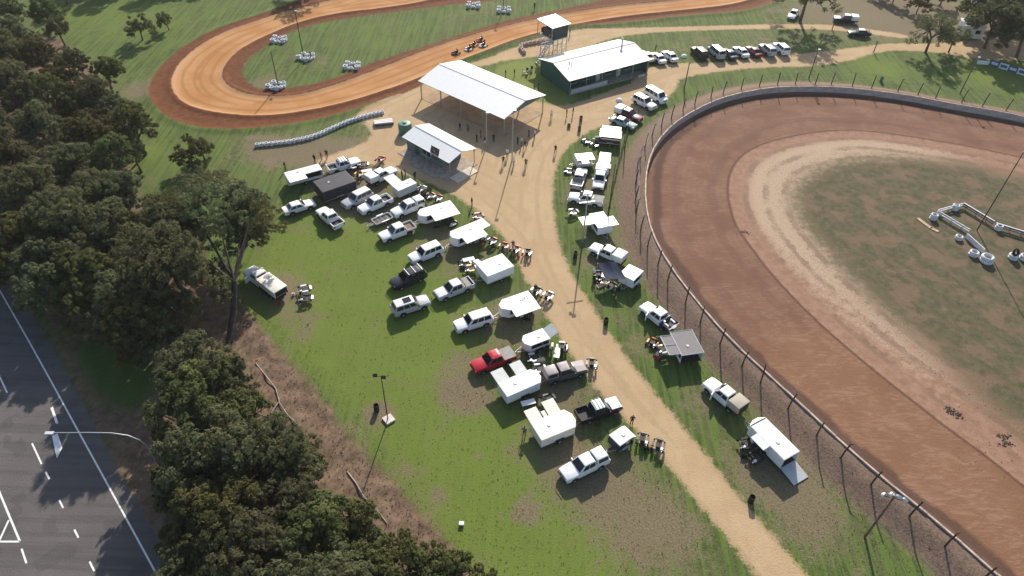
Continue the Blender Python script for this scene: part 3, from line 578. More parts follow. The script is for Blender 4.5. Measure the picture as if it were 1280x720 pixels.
def skin_body(name, joints, bones, radii):
    me = bpy.data.meshes.new(name); names = list(joints); me.from_pydata([joints[n] for n in names], [(names.index(a), names.index(b)) for a, b in bones], [])
    o = bpy.data.objects.new(name, me); col.objects.link(o)
    o.modifiers.new('s', 'SKIN'); sv = me.skin_vertices[0].data
    for i, n in enumerate(names): r = radii[n]; sv[i].radius = r if isinstance(r, tuple) else (r, r); sv[i].use_root = n == 'pelvis'
    ss = o.modifiers.new('u', 'SUBSURF'); ss.levels = 1
    dg = bpy.context.evaluated_depsgraph_get(); m2 = bpy.data.meshes.new_from_object(o.evaluated_get(dg)); m2.name = name
    bpy.data.objects.remove(o); bpy.data.meshes.remove(me)
    m2.polygons.foreach_set('use_smooth', [True]*len(m2.polygons)); return m2
def make_pose(kind):
    J = dict(pelvis=(0, 0, .95), waist=(0, 0, 1.1), chest=(0, 0, 1.33), neck=(.0, 0, 1.5), skull=(.015, 0, 1.6), crown=(.01, 0, 1.71)); Rr = dict(pelvis=(.15, .12), waist=(.14, .105), chest=(.165, .12), neck=.055, skull=(.078, .09), crown=(.065, .075))
    Bn = [('pelvis', 'waist'), ('waist', 'chest'), ('chest', 'neck'), ('neck', 'skull'), ('skull', 'crown')]
    for s, n in ((1, 'l'), (-1, 'r')):
        if kind == 'stand': arm = [(0, .2, 1.42), (-.03, .26, 1.15), (.06, .25, .9)]; leg = [(0, .1, .88), (.01, .11, .48), (-.02, .12, .08), (.16, .14, .04)]
        elif kind == 'walk': arm = [(0, .2, 1.42), (.12*s, .25, 1.16), (.26*s, .22, .96)]; leg = [(0, .1, .88), (.12*-s+.04, .1, .48), (.24*-s-.04, .1, .1), (.24*-s+.13, .11, .05)]
        else: arm = [(0, .2, 1.42), (.2, .27, 1.22), (.42, .14, 1.25)]; leg = [(.05, .1, .9), (.48, .16, 1.05), (.82, .15, .82), (.93, .15, .9)]
        for i, p_ in enumerate(arm): J[f'a{i}{n}'] = (p_[0], p_[1]*s, p_[2])
        for i, p_ in enumerate(leg): J[f'g{i}{n}'] = (p_[0], p_[1]*s, p_[2])
        for k_, v in zip(('a0', 'a1', 'a2', 'g0', 'g1', 'g2', 'g3'), (.065, .046, .034, .09, .062, .046, .04)): Rr[k_+n] = v
        Bn += [('chest', f'a0{n}'), (f'a0{n}', f'a1{n}'), (f'a1{n}', f'a2{n}'), ('pelvis', f'g0{n}'), (f'g0{n}', f'g1{n}'), (f'g1{n}', f'g2{n}'), (f'g2{n}', f'g3{n}')]
        w = Vector(J[f'a2{n}']); e = (w-Vector(J[f'a1{n}'])).normalized(); sd = Vector((1, 0, 0)) if abs(e.z) > .6 else Vector((0, 1, 0))
        J[f'h{n}'] = tuple(w+e*.08); Rr[f'h{n}'] = .03; Bn.append((f'a2{n}', f'h{n}'))
        for q in range(4):
            J[f'f{q}{n}'] = tuple(w+e*(.16-.012*abs(q-1.3))+sd*(q-1.5)*.022); Rr[f'f{q}{n}'] = .009; Bn.append((f'h{n}', f'f{q}{n}'))
        J[f't{n}'] = tuple(w+e*.09+sd*.055); Rr[f't{n}'] = .01; Bn.append((f'a2{n}', f't{n}'))
    m = skin_body('person_'+kind, J, Bn, Rr)
    zs = .92 if kind != 'sit' else .86
    mi = []
    for pl in m.polygons:
        c_ = pl.center; r_ = math.hypot(c_.x, c_.y)
        if c_.z > 1.655 or (c_.z > 1.55 and c_.x < -.035): k_ = 3
        elif c_.z > 1.475: k_ = 0
        elif kind != 'sit' and abs(c_.y) > .2 and c_.z < 1.12: k_ = 0
        elif kind == 'sit' and c_.x > .34 and c_.z > 1.12: k_ = 0
        elif c_.z > zs and not (kind == 'sit' and c_.x > .2 and c_.z < 1.12): k_ = 1
        elif c_.z < .09: k_ = 4
        else: k_ = 2
        mi.append(k_)
    m.polygons.foreach_set('material_index', mi); return m
POSE = {k: make_pose(k) for k in ('stand', 'walk', 'sit')}
SKIN = mat('skin', (.42, .25, .17), .6); HAIR = mat('dark_hair', (.03, .02, .015), .7); BOOT = mat('boots', (.02, .018, .016), .7)
HELM = mat('helmet_white', (.7, .7, .7), .25); CL = {n: mat('cloth_'+n, c_, .85, 0, 0, .1, 5) for n, c_ in dict(black=(.016, .016, .018), navy=(.02, .025, .05), white=(.7, .7, .68), grey=(.14, .14, .15), red=(.35, .03, .03), maroon=(.14, .02, .04), khaki=(.25, .2, .12), blue=(.05, .1, .3), denim=(.05, .07, .13), pink=(.55, .22, .28), green=(.04, .1, .05)).items()}
for m_ in POSE.values():
    for q in (SKIN, CL['black'], CL['black'], HAIR, BOOT): m_.materials.append(q)
def person(x, y, deg, top, legs, label, pose='stand', at=None, group=None, head=None, s=1.):
    o = bpy.data.objects.new('person', POSE[pose]); col.objects.link(o); g = at if at is not None else GG(x, y)
    o.location = g; o.rotation_euler = (0, 0, R(deg)); o.scale = (s, s, s)
    for i, m_ in ((1, CL[top]), (2, CL[legs]), (3, head or HAIR)): o.material_slots[i].link = 'OBJECT'; o.material_slots[i].material = m_
    if head:
        o.material_slots[0].link = 'OBJECT'; o.material_slots[0].material = head
    return tag(o, label, 'person', group)

# ---------------------------------------------------------------- trees
def leaf_material(name, c1, c2, c3):
    t = NT(name, .85); t.b.inputs['Specular IOR Level'].default_value = .04; oi = t.n('ObjectInfo').outputs['Random']; p_ = t.objc()
    cc = t.mix(t.step(t.noise(p_, .55, 3), .35, .65), c1, c2); cc = t.mix(t.mul(t.step(t.noise(p_, 2.5, 2), .5, .7), .6), cc, c3)
    hs = t.n('HueSaturation'); t.put(t.math('MULTIPLY_ADD', oi, .085, .455), hs.inputs['Hue']); t.put(t.math('MULTIPLY_ADD', oi, .5, .75), hs.inputs['Value']); hs.inputs['Saturation'].default_value = .95; t.put(cc, hs.inputs['Color'])
    t.color(hs.outputs[0]); tr = t.n('BsdfTranslucent'); t.put(hs.outputs[0], tr.inputs[0]); mx = t.n('MixShader'); mx.inputs[0].default_value = .55
    t.t.links.new(t.b.outputs[0], mx.inputs[1]); t.t.links.new(tr.outputs[0], mx.inputs[2]); t.t.links.new(mx.outputs[0], t.t.nodes['Material Output'].inputs[0]); return t.m
LEAF = leaf_material('gum_leaves', (.13, .15, .068), (.175, .182, .088), (.215, .205, .115)); LEAF2 = leaf_material('wattle_leaves', (.12, .145, .048), (.16, .17, .06), (.2, .19, .085))
BARK = mat('gum_bark', (.11, .085, .07), .9, 0, 0, .4, 2.5)
def make_tree(seed, r, h, nclump, leaves, limbs=True, flat=.62, leafsize=.15, spread=1.0):
    """crown of leaf clumps on real limbs; returns (trunk mesh, crown mesh); base at origin"""
    rg = np.random.default_rng(seed); tm = MB(); lean = rg.normal(0, .05*h, 2)
    fork = np.array([lean[0]*.4, lean[1]*.4, h*(.3+.08*rg.random())])
    tm.tube([(0, 0, -.3), (0, 0, .3), tuple(fork*[.5, .5, .5]), tuple(fork)], [.05*h*.75, .032*h, .026*h, .022*h], 8)
    cs = []
    tries = 0
    while len(cs) < nclump and tries < 4000:
        tries += 1
        a = rg.random()*6.283; q = math.sqrt(rg.random()); ht = rg.random()
        rr = r*spread*q*(1.05-.35*ht); z = h*(.42+.5*ht) - .12*h*q*q
        cpos = np.array([lean[0]+rr*math.cos(a), lean[1]+rr*math.sin(a), z]); cr = r*(.11+.2*rg.random()**2)
        if all(np.linalg.norm((cpos-o)*[1, 1, 1.3]) > .62*(cr+k) for o, k in cs): cs.append((cpos, cr))
    mains = [fork + np.array([math.cos(a)*r*.35, math.sin(a)*r*.35, h*.2]) for a in np.arange(4)*1.57+rg.random()*1.5]
    for mp in mains: tm.tube([tuple(fork), tuple((fork+mp)/2+[0, 0, -.15]), tuple(mp)], [.018*h, .014*h, .011*h], 6)
    V = []; 
    for cpos, cr in cs:
        mp = min(mains, key=lambda q_: np.linalg.norm(q_-cpos)); mid = (mp+cpos)/2+rg.normal(0, .1, 3)-[0, 0, .2]
        tm.tube([tuple(mp), tuple(mid), tuple(cpos)], [.009*h, .007*h, .003*h], 5)
        nl = int(.85*leaves*(cr/(.2*r))**2)
        d = rg.normal(0, 1, (nl, 3)); d /= np.linalg.norm(d, axis=1)[:, None]; rad = cr*(.5+.55*rg.random(nl)**.6+np.where(rg.random(nl) < .3, .35*rg.random(nl), 0))
        # sub-tufts: pull leaves towards a handful of twig ends, so the clump has a lumpy outline
        tw = rg.normal(0, 1, (14, 3)); tw /= np.linalg.norm(tw, axis=1)[:, None]; k = np.argmax(d@tw.T, 1); d = d*.55+tw[k]*.45; d /= np.linalg.norm(d, axis=1)[:, None]
        pos = cpos+d*rad[:, None]*[1, 1, flat+.15]; up = .35
        nrm = d+[0, 0, up]; nrm += rg.normal(0, .32, (nl, 3)); nrm /= np.linalg.norm(nrm, axis=1)[:, None]
        tx = np.cross(nrm, rg.normal(0, 1, (nl, 3))); tx /= np.linalg.norm(tx, axis=1)[:, None]; ty = np.cross(nrm, tx)
        sl_ = leafsize*(.6+.8*rg.random(nl))[:, None]
        V.append(np.stack([pos-tx*sl_*.5-ty*sl_*.28, pos+tx*sl_*.5-ty*sl_*.28, pos+tx*sl_*.5+ty*sl_*.28, pos-tx*sl_*.5+ty*sl_*.28], 1).reshape(-1, 3))
    V = np.concatenate(V); n = len(V)//4; me = bpy.data.meshes.new('crown')
    me.vertices.add(len(V)); me.vertices.foreach_set('co', V.ravel()); me.loops.add(n*4); me.loops.foreach_set('vertex_index', np.arange(n*4))
    me.polygons.add(n); me.polygons.foreach_set('loop_start', np.arange(0, n*4, 4)); me.polygons.foreach_set('loop_total', np.full(n, 4)); me.update(calc_edges=True)
    return tm.mesh('trunk', 60, fix=False), me
TREES = [make_tree(11, 4.2, 10, 62, 1000), make_tree(12, 3.6, 9, 50, 850), make_tree(13, 4.6, 11, 72, 1050), make_tree(14, 3.0, 7, 40, 750), make_tree(15, 3.3, 8.5, 48, 800)]
BUSH = [make_tree(21, 2.2, 4.2, 30, 480, flat=.7, leafsize=.12), make_tree(22, 1.7, 3.2, 24, 380, flat=.75, leafsize=.11)]
OPEN = [make_tree(31, 5.0, 10.5, 52, 620, spread=1.1, leafsize=.15), make_tree(32, 4.2, 8, 40, 520, spread=1.15, leafsize=.15)]
for k_, grp in enumerate((TREES, BUSH, OPEN)):
    for i, (tm_, cm_) in enumerate(grp):
        tm_.materials.append(BARK); cm_.materials.append(LEAF2 if (k_ == 1 or i in (1, 3)) else LEAF)
def tree(x, y, meshes, s, label, group=None, name='gum_tree', zc=None, hh=10., base=None):
    g = base or G(x, y, 1.12*(zc if zc is not None else .62*hh*s)); g = Vector((g.x, g.y, 0)); g.z = gz(g.x, g.y)
    t = thing(name, label, 'tree' if name != 'shrub' else 'shrub', g, random.uniform(0, 6.28), group)
    s *= 1.12; k_ = s*random.uniform(.93, 1.07); t.scale = (k_, k_, s*random.uniform(.92, 1.1))
    link('trunk', meshes[0], None, t); link('crown', meshes[1], None, t); return t

# ---------------------------------------------------------------- poles, tyres, bins
def light_pole(base, top, label, heads, r=.11, m=None, group=None, h=None):
    g = GG(*base); h = h or height_of(base, top); t = thing('light_pole', label, 'light pole', g, 0, group)
    part('pole', MB().tube([(0, 0, -.2), (0, 0, h*.5), (0, 0, h)], [r, r*.85, r*.6], 8), m or DKSTEEL, t, 50)
    if heads == 'twin':
        part('crossarm', MB().tube([(-.55, 0, h-.05), (.35, 0, h-.05)], .035), DKSTEEL, t)
        for xx, zz in ((-.6, .05), (.25, -.2)): part('floodlight', MB().box((xx, 0, h+zz), (.42, .28, .36), rot=Matrix.Rotation(.4, 3, 'X')), BLACKP, t)
    elif heads == 'bank':
        part('crossarm', MB().tube([(-.8, .2, h-.35), (.8, -.2, h-.35)], .05).tube([(-.6, .2, h-.1), (.6, -.2, h-.1)], .04), DKSTEEL, t)
        for xx, yy, zz, a in ((-.85, .25, -.3, .3), (-.35, .1, .05, .2), (.3, -.1, 0., -.3), (.9, -.25, -.25, -.2), (.1, .35, -.45, .9)):
            part('floodlight', MB().lathe([(.05, -.2), (.24, -.05), (.28, .12), (.02, .14)], (0, 0, 0), 'Z', 10), ALUM, t).matrix_local = Matrix.Translation((xx, yy, h+zz)) @ Matrix.Rotation(1.1, 4, 'Y') @ Matrix.Rotation(a*3, 4, 'X')
    elif heads == 'arm':
        part('crossarm', MB().box((0, 0, h-1.4), (2.2, .1, .1), .25), ALUM, t); part('floodlight', MB().box((.1, 0, h+.05), (.5, .3, .22)), ALUM, t); part('floodlight', MB().box((-.35, .1, h-.1), (.35, .3, .22)), ALUM, t)
    elif heads == 'one': part('floodlight', MB().box((.2, -.05, h), (.5, .3, .24)), STEEL, t)
    return t
def tyre_mesh(n, R0=.3, r0=.1, jit=.03, seed=0):
    rg = random.Random(seed); m = MB()
    for i in range(n): torus(m, R0, r0, (rg.uniform(-jit, jit), rg.uniform(-jit, jit), r0*1.1+i*r0*2.1), 12, 6)
    return m.mesh('tyre_stack', 50)
def bin_at(x, y, label, h=.95, r=.3, m=None, name='drum_bin', cat='bin'):
    t = tag(link(name, MB().lathe([(.02, .02), (r, 0), (r, h*.33), (r*1.04, h*.35), (r, h*.37), (r, h*.66), (r*1.04, h*.68), (r, h*.7), (r, h), (r*.9, h), (r*.9, h*.3), (.02, h*.3)], (0, 0, 0), 'Z', 14).mesh(name, 40), m or BLACKP), label, cat)
    t.location = GG(x, y); return t

# ---------------------------------------------------------------- buildings
def frame_from(A, B, C, ez):
    a, b, c_ = G(*A, ez), G(*B, ez), G(*C, ez); u = (b-a); L = math.hypot(u.x, u.y); ang = math.atan2(u.y, u.x)
    v = Vector((-math.sin(ang), math.cos(ang), 0)); Wd = (c_-b).dot(v); mid = (a+b)/2+v*Wd/2
    return Vector((mid.x, mid.y, 0)), ang, L, abs(Wd)
def gable_roof(t, L, Wd, ez, rz_, m, th=.08, over=0., ridge_off=0.):
    hl, hw = L/2+over, Wd/2+over; yr = ridge_off
    for s in (-1, 1):
        q = [Vector((-hl, s*hw, ez)), Vector((hl, s*hw, ez)), Vector((hl, yr, rz_)), Vector((-hl, yr, rz_))]
        part('roof_sheet', MB().loft([q, [v+Vector((0, 0, th)) for v in q]]), m, t)
    part('ridge_cap', MB().loft([[Vector((-hl, yr-.2, rz_+th+.0)), Vector((-hl, yr, rz_+th+.07)), Vector((-hl, yr+.2, rz_+th+.0))], [Vector((hl, yr-.2, rz_+th+.0)), Vector((hl, yr, rz_+th+.07)), Vector((hl, yr+.2, rz_+th+.0))]]), m, t)
    for s in (-1, 1): part('gutter', MB().box((0, s*(hw+.05), ez+.02), (L+2*over, .1, .1)), m, t)
# open shelter
o_, ang, L, Wd = frame_from((523,101), (631,149), (693,124), 3.5)
t = thing('open_shelter', 'large open-sided shelter with a pale grey gable roof beside the kart track', 'shelter', o_, ang)
gable_roof(t, L, Wd, 3.5, 4.7, ROOFW)
for i in range(5):
    for s in (-1, 1): part('post', MB().box((-L/2+.3+(L-.6)*i/4, s*(Wd/2-.25), 1.73), (.16, .16, 3.5)), STEEL, t)
    x_ = -L/2+.3+(L-.6)*i/4; part('rafter', MB().tube([(x_, -Wd/2+.2, 3.4), (x_, 0, 4.55), (x_, Wd/2-.2, 3.4)], .08, 6), STEEL, t)
for s in (-1, 1): part('gable_end', MB().loft([[(s*(L/2-.05), -Wd/2+.1, 3.62), (s*(L/2-.05), Wd/2-.1, 3.55), (s*(L/2-.05), 0, 4.62)], [(s*(L/2-.1), -Wd/2+.1, 3.62), (s*(L/2-.1), Wd/2-.1, 3.55), (s*(L/2-.1), 0, 4.62)]]), GWALL2, t)
part('floor', MB().box((0, 0, .02), (L-.3, Wd-.3, .05)), mat('packed_earth_floor', (.33, .235, .15), .95, 0, 0, .15, .6), t)
# kiosk
o_, ang, L, Wd = frame_from((503,171), (562,204), (598,188), 2.6)
t = thing('kiosk', 'small grey-green kiosk with a white gable roof and a dark picture board on it', 'kiosk', o_, ang)
gable_roof(t, L, Wd, 2.6, 3.4, ROOFW)
Lw, ww = L*.74, Wd*.74; xo = -L*.12
for s in (-1, 1): part('wall', MB().box((xo, s*ww/2, 1.4), (Lw, .1, 2.65)), GWALL2, t)
for s in (-1, 1): part('wall', MB().loft([[(xo+s*Lw/2+.05, -ww/2+.06, .08), (xo+s*Lw/2+.05, ww/2-.06, .08), (xo+s*Lw/2+.05, ww/2-.06, 2.66), (xo+s*Lw/2+.05, 0, 3.2), (xo+s*Lw/2+.05, -ww/2+.06, 2.66)], [(xo+s*Lw/2-.05, -ww/2+.06, .08), (xo+s*Lw/2-.05, ww/2-.06, .08), (xo+s*Lw/2-.05, ww/2-.06, 2.66), (xo+s*Lw/2-.05, 0, 3.2), (xo+s*Lw/2-.05, -ww/2+.06, 2.66)]]), GWALL2, t)
w_ = part('serving_hatch', MB().box((xo+.8, -ww/2-.04, 1.5), (1.8, .06, .9)), GLASS, t); part('counter', MB().box((xo+.8, -ww/2-.25, 1.02), (2., .4, .06)), ALUM, t)
part('door', MB().box((xo-1.6, -ww/2-.04, 1.1), (.9, .06, 2.0)), GWALL, t)
for x_, y_ in ((L/2-.2, -Wd/2+.2), (L/2-.2, Wd/2-.2), (0, -Wd/2+.2)): part('post', MB().box((x_, y_, 1.37), (.1, .1, 2.7)), STEEL, t)
part('slab', MB().box((.2, -.7, .04), (L+.6, Wd+1.0, .08)), CONC, t)
part('step_slab', MB().box((.9, -Wd/2-1.5, .03), (L*.55, .9, .06)), CONC, t)
part('end_slab', MB().box((L/2+1.1, -.9, .06), (1.9, Wd*.8, .12)), mat('pale_slab', (.55, .47, .38), .9, 0, 0, .12, 1.5), t)
PIC = NT('picture_print', .5); pv = PIC.objc(); vz = PIC.n('TexVoronoi'); vz.inputs['Scale'].default_value = 1.6; PIC.put(pv, vz.inputs[0])
PIC.color(PIC.mix(PIC.step(PIC.noise(pv, 1.5, 3), .52, .62), PIC.mix(PIC.step(vz.outputs[0], .2, .6), (.03, .022, .022), (.09, .06, .055)), (.42, .36, .34)))
bw = 1.9; q = [Vector((L*.1, -Wd/2-.14, 2.05)), Vector((L*.1+bw, -Wd/2-.14, 2.05)), Vector((L*.1+bw, -Wd/2+.35, 3.75)), Vector((L*.1, -Wd/2+.35, 3.75))]
part('picture_board', MB().loft([q, [v+Vector((0, -.04, .06)) for v in q]]), PIC.m, t)
# green water tank behind the kiosk
g = G(507, 166); t2 = thing('water_tank', 'round pale green water tank beside the kiosk', 'water tank', (g.x, g.y, 0))
part('shell', MB().lathe([(.02, 0), (1.15, 0), (1.15, 1.7), (1.0, 1.9), (.02, 2.05)], (0, 0, 0), 'Z', 20), TANKG, t2, 30); part('lid', MB().lathe([(.35, 2.0), (.35, 2.12), (.02, 2.14)], (0, 0, 0), 'Z', 12), TANKG, t2)
# clubhouse
o_, ang, L, Wd = frame_from((711,102), (814,75), (757,54), 2.85)
t = thing('clubhouse', 'dark green clubhouse with a pale ribbed gable roof and a front verandah', 'clubhouse', o_, ang)
gable_roof(t, L, Wd, 2.9, 4.1, ROOFC, ridge_off=.4)
yw0, yw1 = -Wd/2+2.1, Wd/2-.3; xw = L/2-.35
for y_ in (yw0, yw1): part('wall', MB().box((0, y_, 1.5), (2*xw, .12, 3.0)), GWALL, t)
zl = lambda y: 2.83+1.18*(1-abs(y-.4)/(Wd/2+(.4 if y < .4 else -.4)))
for s in (-1, 1):
    yy = [-Wd/2+.2, .4, yw1]; ring = lambda x: [(x, yy[0], 0), (x, yy[2], 0), (x, yy[2], zl(yy[2])), (x, .4, zl(.4)-.05), (x, yy[0], zl(yy[0]))]
    part('wall', MB().loft([ring(s*xw-.06), ring(s*xw+.06)]), GWALL, t)
for i in range(6): part('verandah_post', MB().box((-xw+.2+(2*xw-.4)*i/5, -Wd/2+.15, 1.45), (.1, .1, 2.9)), STEEL, t)
for i, x_ in enumerate((-xw*.75, -xw*.45, xw*.1, xw*.6)):
    w_ = part('window', MB().box((x_, yw0-.08, 1.6), (1.5, .06, 1.0)), GLASS, t); part('sill', MB().box((x_, yw0-.14, 1.06), (1.6, .16, .06)), ALUM, w_)
for x_ in (-xw*.15, xw*.38): part('door', MB().box((x_, yw0-.08, 1.05), (.95, .06, 2.1)), PANELG, t)
part('bench', MB().box((xw*.8, -Wd/2-.4, .45), (1.6, .45, .06)).box((xw*.8, -Wd/2-.4, .2), (1.4, .1, .4)), ALUM, t)
part('verandah_slab', MB().box((0, -Wd/2+1.0, .05), (2*xw, 2.2, .1)), CONC, t); part('lower_panel', MB().box((-xw*.5, -Wd/2+.12, .5), (xw*.9, .05, .9)), PANELG, t)
part('chimney', MB().lathe([(.16, 3.6), (.16, 5.2), (.26, 5.2), (.26, 5.4), (.02, 5.5)], (L*.36, .9, 0), 'Z', 10), STEEL, t)
for x_ in (-L*.33, -L*.36): part('roof_vent', MB().tube([(x_, -1.2, 3.5), (x_, -1.2, 4.5)], .07), BLACKP, t)
part('roof_vent', MB().tube([(-L*.22, -2.4, 3.0), (-L*.22, -2.4, 4.6)], .04), STEEL, t)
# control tower
o_, ang, L, Wd = frame_from((693,34), (711,29), (694,20), 6.87)
t = thing('control_tower', 'raised control tower with dark cabin on white lattice stilts by the kart straight', 'tower', o_, ang)
L, Wd = max(L, 3.)/1.145, max(Wd, 3.)/1.145; t.scale = (1.145, 1.145, 1.145)
q = lambda z0, z1: [(-L/2-.6, -Wd/2-.25, z0), (L/2+.3, -Wd/2-.25, z0), (L/2+.3, Wd/2+.4, z1), (-L/2-.6, Wd/2+.4, z1)]
part('roof', MB().loft([q(5.9, 6.1), q(6.0, 6.2)]), ROOFW, t)
DKCAB = mat('dark_grey_cladding', (.05, .055, .06), .6)
cb = MB().box((0, -Wd/2+.05, 4.75), (L-.1, .08, 2.2)).box((L/2-.05, 0, 4.75), (.08, Wd-.1, 2.2)).box((-L/2+.05, -.3, 4.4), (.08, Wd-.7, 1.5)).box((0, Wd/2-.1, 4.2), (L-.2, .08, 1.0)); part('cabin_wall', cb, DKCAB, t)
part('cabin_floor', MB().box((0, 0, 3.6), (L, Wd, .14)), STEEL, t)
WST = mat('white_steel', (.6, .58, .57), .5, 0, 0, .15, 4, .2)
for x_ in (-L/2+.1, -L/6, L/6, L/2-.1):
    for y_ in (-Wd/2+.1, Wd/2-.1): part('stilt', MB().tube([(x_, y_, 0), (x_, y_, 3.6)], .07), WST, t)
for z_ in (.8, 1.7, 2.6):
    for s in (-1, 1): part('girt', MB().box((0, s*(Wd/2-.1), z_), (L, .06, .08)), WST, t)
for i in range(3):
    for s in (-1, 1): part('brace', MB().tube([(-L/2+.1+i*L/3, s*(Wd/2-.1), .1+.1*i), (-L/2+.1+(i+1)*L/3, s*(Wd/2-.1), 3.4)], .035, 5), WST, t)
for y_ in (-Wd/2+.2, -Wd/2+.9):
    part('stair_stringer', MB().tube([(-L/2-3.2, y_, .05), (-L/2, y_, 3.6)], .07, 6), WST, t); part('handrail', MB().tube([(-L/2-3.2, y_, .95), (-L/2, y_, 4.5)], .03, 5), WST, t)
for i in range(12): part('stair_tread', MB().box((-L/2-3.2+3.2*(i+.5)/12, -Wd/2+.55, 3.6*(i+.5)/12), (.24, .7, .05)), WST, t)
part('corner_post', MB().box((-L/2-.5, -Wd/2-.1, 4.8), (.08, .08, 2.3)), STEEL, t); part('corner_post', MB().box((-L/2-.5, Wd/2+.2, 4.8), (.08, .08, 2.3)), STEEL, t)
# far white building among the trees
g = G(1212, 48); t = thing('storage_shed', 'pale storage shed half hidden behind the far trees', 'shed', (g.x, g.y, 0), R(-12))
part('wall', MB().box((0, 1.6, 1.3), (4.4, 3.2, 2.6)), P_OFFW, t); part('roof', MB().loft([[(-2.4, -.2, 2.6), (2.4, -.2, 2.6), (2.4, 3.4, 2.9), (-2.4, 3.4, 2.9)], [(-2.4, -.2, 2.7), (2.4, -.2, 2.7), (2.4, 3.4, 3.0), (-2.4, 3.4, 3.0)]]), ROOFW, t)
part('door', MB().box((-1.0, -.03, 1.0), (1., .06, 2.)), GWALL2, t); part('window', MB().box((1.1, -.03, 1.5), (1., .06, .8)), GLASS, t)

# ---------------------------------------------------------------- speedway wall, fence, infield barrier
WALLC = mat('wall_concrete', (.46, .385, .35), .9, 0, 0, .2, .8, .25)
wt_ = thing('speedway_wall', 'long curved concrete crash wall round the brown speedway', 'wall', (0, 0, 0))
wp = resample(wall_line, 3.6); capm = mat('wall_capping', (.5, .38, .3), .85, 0, 0, .25, 1.2)
for i, (a, b) in enumerate(zip(wp[:-1], wp[1:])):
    d = b-a; L_ = math.hypot(*d); an = math.atan2(d[1], d[0]); c_ = (a+b)/2; hgt = 1.12+.03*math.sin(i*1.7)
    pm = MB().box((0, 0, hgt/2-.1), (L_-.03, .16, hgt+.2)); pn = link('panel', pm.mesh('panel'), WALLC, wt_); pn.location = (c_[0], c_[1], 0); pn.rotation_euler = (0, 0, an+random.uniform(-.006, .006))
    cp = link('capping', MB().box((0, 0, hgt+.03), (L_-.01, .2, .06)).mesh('capping'), capm, pn)
ft = thing('safety_fence', 'leaning timber post and wire safety fence behind the speedway wall', 'fence', (0, 0, 0))
def offset_line(P_, d):
    P_ = np.asarray(P_); tn = np.gradient(P_, axis=0); tn /= np.linalg.norm(tn, axis=1)[:, None]; return P_+np.c_[-tn[:, 1], tn[:, 0]]*d
sgn = 1 if sdf_poly(*[np.array([v]) for v in offset_line(wall_line, 1.2)[len(wall_line)//2]], speed_out)[0] < 0 else -1
FPOST = mat('dark_fence_timber', (.06, .045, .038), .9, 0, 0, .3, 2.5); fp = resample(offset_line(wall_line, sgn*1.5), 3.8); tops = []; mids = []
for i, (x, y) in enumerate(fp):
    if 0 < i < len(fp)-1: x, y = np.array([x, y])+(fp[i+1]-fp[i])*random.uniform(-.13, .13)
    z = gz(x, y); lean = Vector((random.uniform(-.12, .12), random.uniform(-.12, .12), 0)); hh = random.uniform(2.3, 2.8)
    inward = Vector((*(wp[np.argmin(((wp-[x, y])**2).sum(1))]-[x, y]), 0)).normalized()
    tp = Vector((x, y, z+hh))+lean+inward*.12; pts = [Vector((x, y, z-.3)), Vector((x, y, z+hh*.5))+lean*.5, tp]
    if i % 3 == 1: pts.append(tp+inward*.28+Vector((0, 0, .12)))
    part('post', MB().tube(pts, [.1, .09, .08, .06][:len(pts)], 7), FPOST, ft, 50); tops.append(tp-Vector((0, 0, .06))); mids.append(Vector((x, y, z+1.2))+lean*.5)
for ln_, rr in ((tops, .016), (mids, .012)): part('wire', MB().tube(ln_, rr, 4), STEEL, ft)
part('wire', MB().tube([q-Vector((0, 0, .65)) for q in tops], .01, 4), STEEL, ft)

RAILW = mat('barrier_white', (.62, .62, .64), .5, 0, 0, .1, 2, .2); CHARR = mat('barrier_dark', (.1, .095, .1), .6, 0, 0, .2, 2)
bt = thing('infield_barrier', 'white steel guard rails set in a ring on the speedway infield', 'barrier', (0, 0, 0))
for a, b, kk in (((1170,268),(1210,292),0), ((1206,297),(1228,317),1), ((1170,267),(1202,259),0), ((1202,259),(1240,282),2), ((1242,284),(1300,302),2)):
    A, B = GG(*a), GG(*b); d = B-A; n_ = max(2, int(d.length/2)+1); an = math.atan2(d.y, d.x); mm = (RAILW, RAILW, CHARR)[kk]; cc = (A+B)/2
    for zz, hh in (((.35, .16), (.68, .2)) if kk != 1 else ((.45, .75),)):
        part('rail', MB().box((cc.x, cc.y, zz), (d.length-.03, .12, hh), an), mm if zz > .5 or kk == 0 else mm, bt)
    if kk == 2: part('rail_cap', MB().box((cc.x, cc.y, .83), (d.length-.03, .2, .05), an), RAILW, bt)
    for i in range(n_): q_ = A.lerp(B, (i+.3)/(n_)); part('post', MB().box((q_.x+.1, q_.y+.1, .35), (.12, .12, .8)), STEEL, bt)
tys = [(1166,274,.42,3),(1193,262,.42,3),(1198,299,.42,2),(1216,319,.5,2),(1232,327,.68,2),(1247,287,.4,3),(1265,323,.5,2),(1279,324,.5,2)]
for i, (x, y, r_, n_) in enumerate(tys):
    t = thing('tyre_stack', 'large white painted tyre stack at the infield guard rails' if r_ < .6 else 'widest white painted tyre stack at the end of the infield rails', 'tyres', GG(x, y), i, 'white tyres at the infield rails' if r_ < .6 else None)
    tm_ = torus(MB(), r_, r_*.32, (0, 0, 0), 18, 8).mesh('tyre', 50); tm_.materials.append(WTYRE)
    for k_ in range(n_): o = link('tyre', tm_, None, t); o.location = (random.uniform(-.04, .04), random.uniform(-.04, .04), r_*.36+k_*r_*.7)
    if i == 6: o = link('tyre', torus(MB(), .42, .15, (0, 0, 0), 16, 8).mesh('tyre', 50), TYRE, t); o.location = (.1, .2, 1.0); o.rotation_euler = (1.0, .3, .4)
